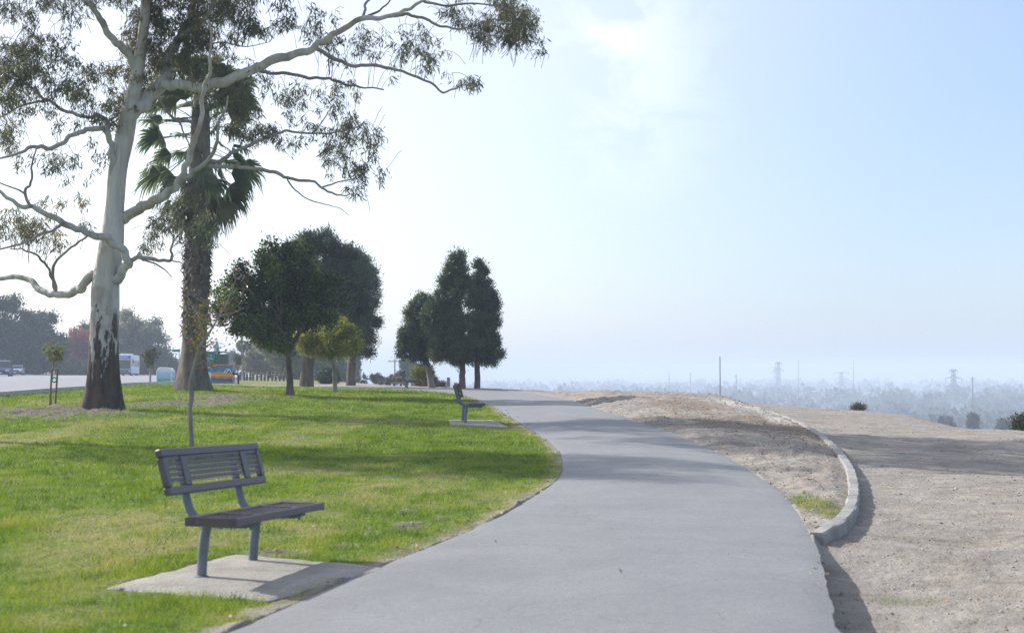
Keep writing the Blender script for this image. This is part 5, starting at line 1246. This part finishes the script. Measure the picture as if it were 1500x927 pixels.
for sx in (-1, 1):
    m_ = MB(); m_.box((sx*(W/2-.28), -.07, .70), (.24, .06, .16), bevel=.03); m_.build('headlight', LAMPM, bus)
    m_ = MB(); m_.tube([(sx*(W/2), .1, 2.3), (sx*(W/2+.22), -.1, 2.3), (sx*(W/2+.24), -.12, 2.1)], .03, 6); m_.box((sx*(W/2+.24), -.12, 1.95), (.16, .06, .32), bevel=.02); m_.build('wing_mirror', BLK, bus)
    for k in range(6):
        m_ = MB(); m_.box((sx*(W/2+.004), 1.3+k*1.55, 1.75), (.02, 1.35, .85), bevel=.005); m_.build('side_window', GLASS, bus)
m_ = MB(); m_.box((0, 1.2+3, Hb+.07), (1.4, 3, .22), bevel=.06); m_.build('roof_unit', BW, bus)
wheels(bus, (-W/2+.16, W/2-.16), (1.6, Lb-2.2), .46, .28)

# ================================================================== THE VALLEY
def valley_woods():
    g = np.random.default_rng(91); V = []; 
    n = 2600; u = g.uniform(520, 1620, n); D = np.exp(g.uniform(math.log(330), math.log(3200), n))
    cl_ = fbm(u*.012, np.log(D)*9, 17, 3); k = (cl_ > .37) | ((u > 1150) & (D > 700) & (D < 1500) & (cl_ > .36)); u = u[k]; D = D[k]
    x = (u-750)/F*D; z = H0(x, D); ok = z < -26; x, D, z = x[ok], D[ok], z[ok]
    hgt = g.uniform(5, 13, len(x))*(1+.35*(D > 1000)); per = 46
    d = unit(g.normal(size=(len(x), per, 3))); d[..., 2] = np.abs(d[..., 2])*1.0
    r = g.uniform(.6, 1.05, (len(x), per, 1))
    b = np.stack([x, D, z+hgt*.28], 1)[:, None, :]+d*r*np.stack([hgt*.55, hgt*.55, hgt*.68], 1)[:, None, :]
    L = np.repeat(hgt*.30, per)*g.uniform(.6, 1.3, len(x)*per); t = np.clip(np.repeat(g.uniform(0, 1, len(x)), per)+g.normal(0, .1, len(L)), 0, 1)
    V, Q, t = leaves(b.reshape(-1, 3), (d+g.normal(size=d.shape)*.6).reshape(-1, 3), L, L*.8, t, .1)
    o = leafobj('distant_woods', None, leafmat('valley_leaves', [(.03,.042,.02), (.045,.06,.03), (.07,.08,.04), (.10,.075,.035)], .15, .8), V, Q, t); tag(o, kind='stuff')
    print('woods', len(x))
valley_woods()
WALLS = [paint('house_wall_a', (.42,.40,.38), .8), paint('house_wall_b', (.35,.32,.27), .8), paint('house_wall_c', (.5,.5,.5), .8)]; ROOFS = [paint('house_roof_a', (.22,.16,.13), .8), paint('house_roof_b', (.3,.3,.3), .8)]
gr_ = random.Random(17); protos = []
for k in range(6):
    W, L, h = ((9, 14, 4), (12, 12, 5), (24, 40, 7), (10, 18, 4), (30, 22, 8), (8, 10, 6))[k]
    o = empty('warehouse' if k in (2, 4) else 'house', (0, 0, 0)); m_ = MB(); m_.box((0, 0, h/2), (W, L, h)); m_.build('wall', WALLS[k % 3] if k not in (2, 4) else WALLS[2], o)
    m_ = MB(); rh = 2.2 if k not in (2, 4) else 1.0; m_.prism([(-W/2-.4, h+.01), (W/2+.4, h+.01), (0, h+rh)], 'y', -L/2-.4, L/2+.4); m_.build('roof', ROOFS[k % 2] if k not in (2, 4) else WALLS[2], o)
    for x in (-W/4, W/4):
        m_ = MB(); m_.box((x, -L/2-.02, h*.5), (1.4, .08, 1.3)); m_.build('window', GLASS, o)
    protos.append(o)
cnt = 0; used = [False]*6
for i in range(400):
    px = gr_.uniform(740, 1480); D = math.exp(gr_.uniform(math.log(420), math.log(1700))); k = gr_.randrange(6)
    x = (px-750)/F*D
    if float(H0(x, D)) > -29 or (px > 1150 and gr_.random() < .6): continue
    o = protos[k] if not used[k] else copy_tree(protos[k]); used[k] = True
    o.location = (x, D, float(H0(x, D))-.2); o.rotation_euler = (0, 0, gr_.uniform(0, 3.14)); big = k in (2, 4)
    tag(o, 'pale flat roofed warehouse standing in the hazy valley town' if big else 'small gabled house standing in the hazy valley town', 'warehouse' if big else 'house', 'warehouses in the hazy valley' if big else 'houses in the hazy valley'); cnt += 1
    if cnt >= 64: break
for k in range(6):
    if not used[k]:
        o = protos[k]; o.location = ((900-750)/F*800+k*20, 800, -32)
# pale river channel / road on the valley floor
def vstrip(name, pts, w_, mat):
    p = resample(chaikin([((u-750)/F*D, D) for u, D in pts], 2), 80); T = np.gradient(p, axis=0); T = T/np.hypot(*T.T)[:, None]; Nn = np.stack([T[:, 1], -T[:, 0]], 1); V = []
    for k in range(len(p)):
        for a in (-w_/2, w_/2): q = p[k]+Nn[k]*a; V.append((q[0], q[1], float(H0(q[0], q[1]))+.25))
    me = npmesh(name, V, [(2*k, 2*k+1, 2*k+3, 2*k+2) for k in range(len(p)-1)]); tag(link(name, me, mat), kind='structure')
vstrip('road', [(1000, 900), (1170, 820), (1210, 800), (1290, 720), (1340, 660)], 22, paint('channel_concrete', (.26,.27,.27), .8, .1, .05))
vstrip('road', [(790, 1500), (900, 1300), (1050, 1250)], 26, paint('channel_concrete', (.26,.27,.27), .8))

# ================================================================== GRASS, LITTER, PEBBLES
def inpad(x, y):
    r = np.zeros(len(x), bool)
    for ring in PADS:
        c = ring.mean(0); a = np.arctan2(ring[:, 1]-c[1], ring[:, 0]-c[0]); rr = np.hypot(*(ring-c).T); o_ = np.argsort(a)
        q = np.interp(np.arctan2(y-c[1], x-c[0]), a[o_], rr[o_], period=2*math.pi); r |= np.hypot(x-c[0], y-c[1]) < q*.99
    return r
def grass():
    g = np.random.default_rng(5); n = 560000
    y = (8**.4*0+g.uniform(7.2**.4, 75**.4, n))**2.5; x = g.uniform(-.42, .16, n)*y
    y2 = g.uniform(8, 24, 90000); x2 = g.uniform(.15, .33, 90000)*y2; y = np.r_[y, y2]; x = np.r_[x, x2]; n = len(x)
    sl, sr, inp, lawn, dirt, dry = masks(x, y)
    sk = sdist(x, y, STEP)
    weeds = blobs(x, y, [blob(1200,742,34,20), blob(1180,735,22,14)], 44, .7)*((sr > .03) & (sk < -.1))*2.2+blobs(x, y, [blob(1310,838,60,7), blob(1360,842,30,5), blob(1180,800,8,30), blob(1260,640,20,3)], 43, .8)*.8*(sk > .05)+.02*(sk > 0)*smooth(.55, .7, fbm(x*2, y*2, 99, 3))
    dry = np.where(sk > .05, 1.0, dry); pr = (lawn*(1-.93*dirt)*(1-.35*dry)*(sl < -.01))+weeds*.3
    patch = fbm(x*3, y*3, 77, 3); k = (g.random(n) < pr*(.35+1.1*patch)) & ~inpad(x, y); x, y = x[k], y[k]; dry = dry[k]; patch = patch[k]; z = HG(x, y)-.004; n = len(x)
    x2 = None
    print('blades', n)
    hgt = (.022+.030*g.random(n)**1.5+.028*smooth(.45, .75, fbm(x*1.6, y*1.3, 78, 3)))*(1+.010*y)*(1-.35*dry); w_ = .0045*(y/9)**.95
    a = g.uniform(0, 2*math.pi, n); lean = hgt*g.uniform(.1, 1.1, n); b = g.uniform(0, 2*math.pi, n)
    bx = np.cos(a)*w_*.5; by = np.sin(a)*w_*.5
    tip = np.stack([x+np.cos(b)*lean, y+np.sin(b)*lean, z+hgt], 1); V = np.stack([np.stack([x-bx, y-by, z], 1), np.stack([x+bx, y+by, z], 1), tip], 1).reshape(-1, 3)
    t = np.clip(.34+.46*(patch-.5)*2-.28*smooth(.52, .66, fbm(x*5, y*3.4, 79, 3))+g.normal(0, .10, n)+dry*.5*g.random(n)*1.3, 0, 1)
    me = npmesh('grass', V, None, np.arange(3*n).reshape(-1, 3), {'tint': np.repeat(t, 3)})
    tag(link('grass', me, leafmat('grass_blades', [(.066,.115,.012), (.128,.195,.018), (.20,.26,.034), (.30,.28,.08), (.40,.33,.17)], .42, .5)), kind='stuff')
grass()
def litter():
    g = np.random.default_rng(6); n = 60000; y = g.uniform(8**.5, 56**.5, n)**2; x = g.uniform(-.42, .42, n)*y
    sl, sr, inp, lawn, dirt, dry = masks(x, y); sk = sdist(x, y, STEP); isl = (sr > 0) & (sk < 0)
    pr = np.where(inp, .0015+.05*smooth(.15, 0, np.minimum(np.abs(sl), np.abs(sr))), 0)+np.where(isl, .22+.84*smooth(22, 34, y)*smooth(1.6, .1, -sk), 0)+np.where(sk > 0, .018, 0)+lawn*(.02+.3*smooth(.3, .0, -sl))*(1-inp)+dirt*.35
    k = g.random(n) < pr; x, y = x[k], y[k]; z = np.where(inp[k], H0(x, y)+.03, HG(x, y))+.006; n = len(x); print('litter', n)
    L = g.uniform(.018, .05, n)*(1+y*.018); d = g.normal(size=(n, 3)); d[:, 2] *= .22
    V, Q, t = leaves(np.stack([x, y, z], 1), d, L, L*g.uniform(.25, .6, n), g.random(n), .25)
    o = leafobj('leaf_litter', None, leafmat('litter_leaves', [(.07,.045,.03), (.20,.12,.07), (.34,.24,.15), (.44,.37,.28)], .1, .8), V, Q, t); tag(o, kind='stuff')
    n = 42000; y = g.uniform(7.6**.5, 50**.5, n)**2; x = g.uniform(-.3, .42, n)*y
    sl, sr, inp, lawn, dirt, dry = masks(x, y); pr = (1-lawn)*(1-inp)*.55*(fbm(x*1.2, y*1.2, 4, 3)**2*2)+dirt*.5
    k = g.random(n) < pr; x, y = x[k], y[k]; z = HG(x, y); n = len(x); print('pebbles', n)
    r = g.uniform(.003, .009, n)*(1+g.random(n)**8*1.6)*(1+y*.015)
    octa = np.array([(1,0,0),(0,1,0),(-1,0,0),(0,-1,0),(0,0,.8),(0,0,-.8)]); ang = g.uniform(0, 6.28, n)
    o3 = octa[None]*(g.uniform(.6, 1.25, (n, 6, 1)))*r[:, None, None]; cx = o3[..., 0]*np.cos(ang)[:, None]-o3[..., 1]*np.sin(ang)[:, None]; cy = o3[..., 0]*np.sin(ang)[:, None]+o3[..., 1]*np.cos(ang)[:, None]
    V = np.stack([cx+x[:, None], cy+y[:, None], o3[..., 2]+z[:, None]+r[:, None]*.2], -1).reshape(-1, 3)
    T = np.array([(0,1,4),(1,2,4),(2,3,4),(3,0,4),(1,0,5),(2,1,5),(3,2,5),(0,3,5)]); T = (T[None]+np.arange(n)[:, None, None]*6).reshape(-1, 3)
    me = npmesh('pebbles', V, None, T, {'tint': np.repeat(g.random(n), 6)}); tag(link('pebbles', me, leafmat('pebble_stone', [(.19,.155,.13), (.27,.235,.20), (.34,.30,.265), (.46,.43,.40)], 0, .9)), kind='stuff')
litter()
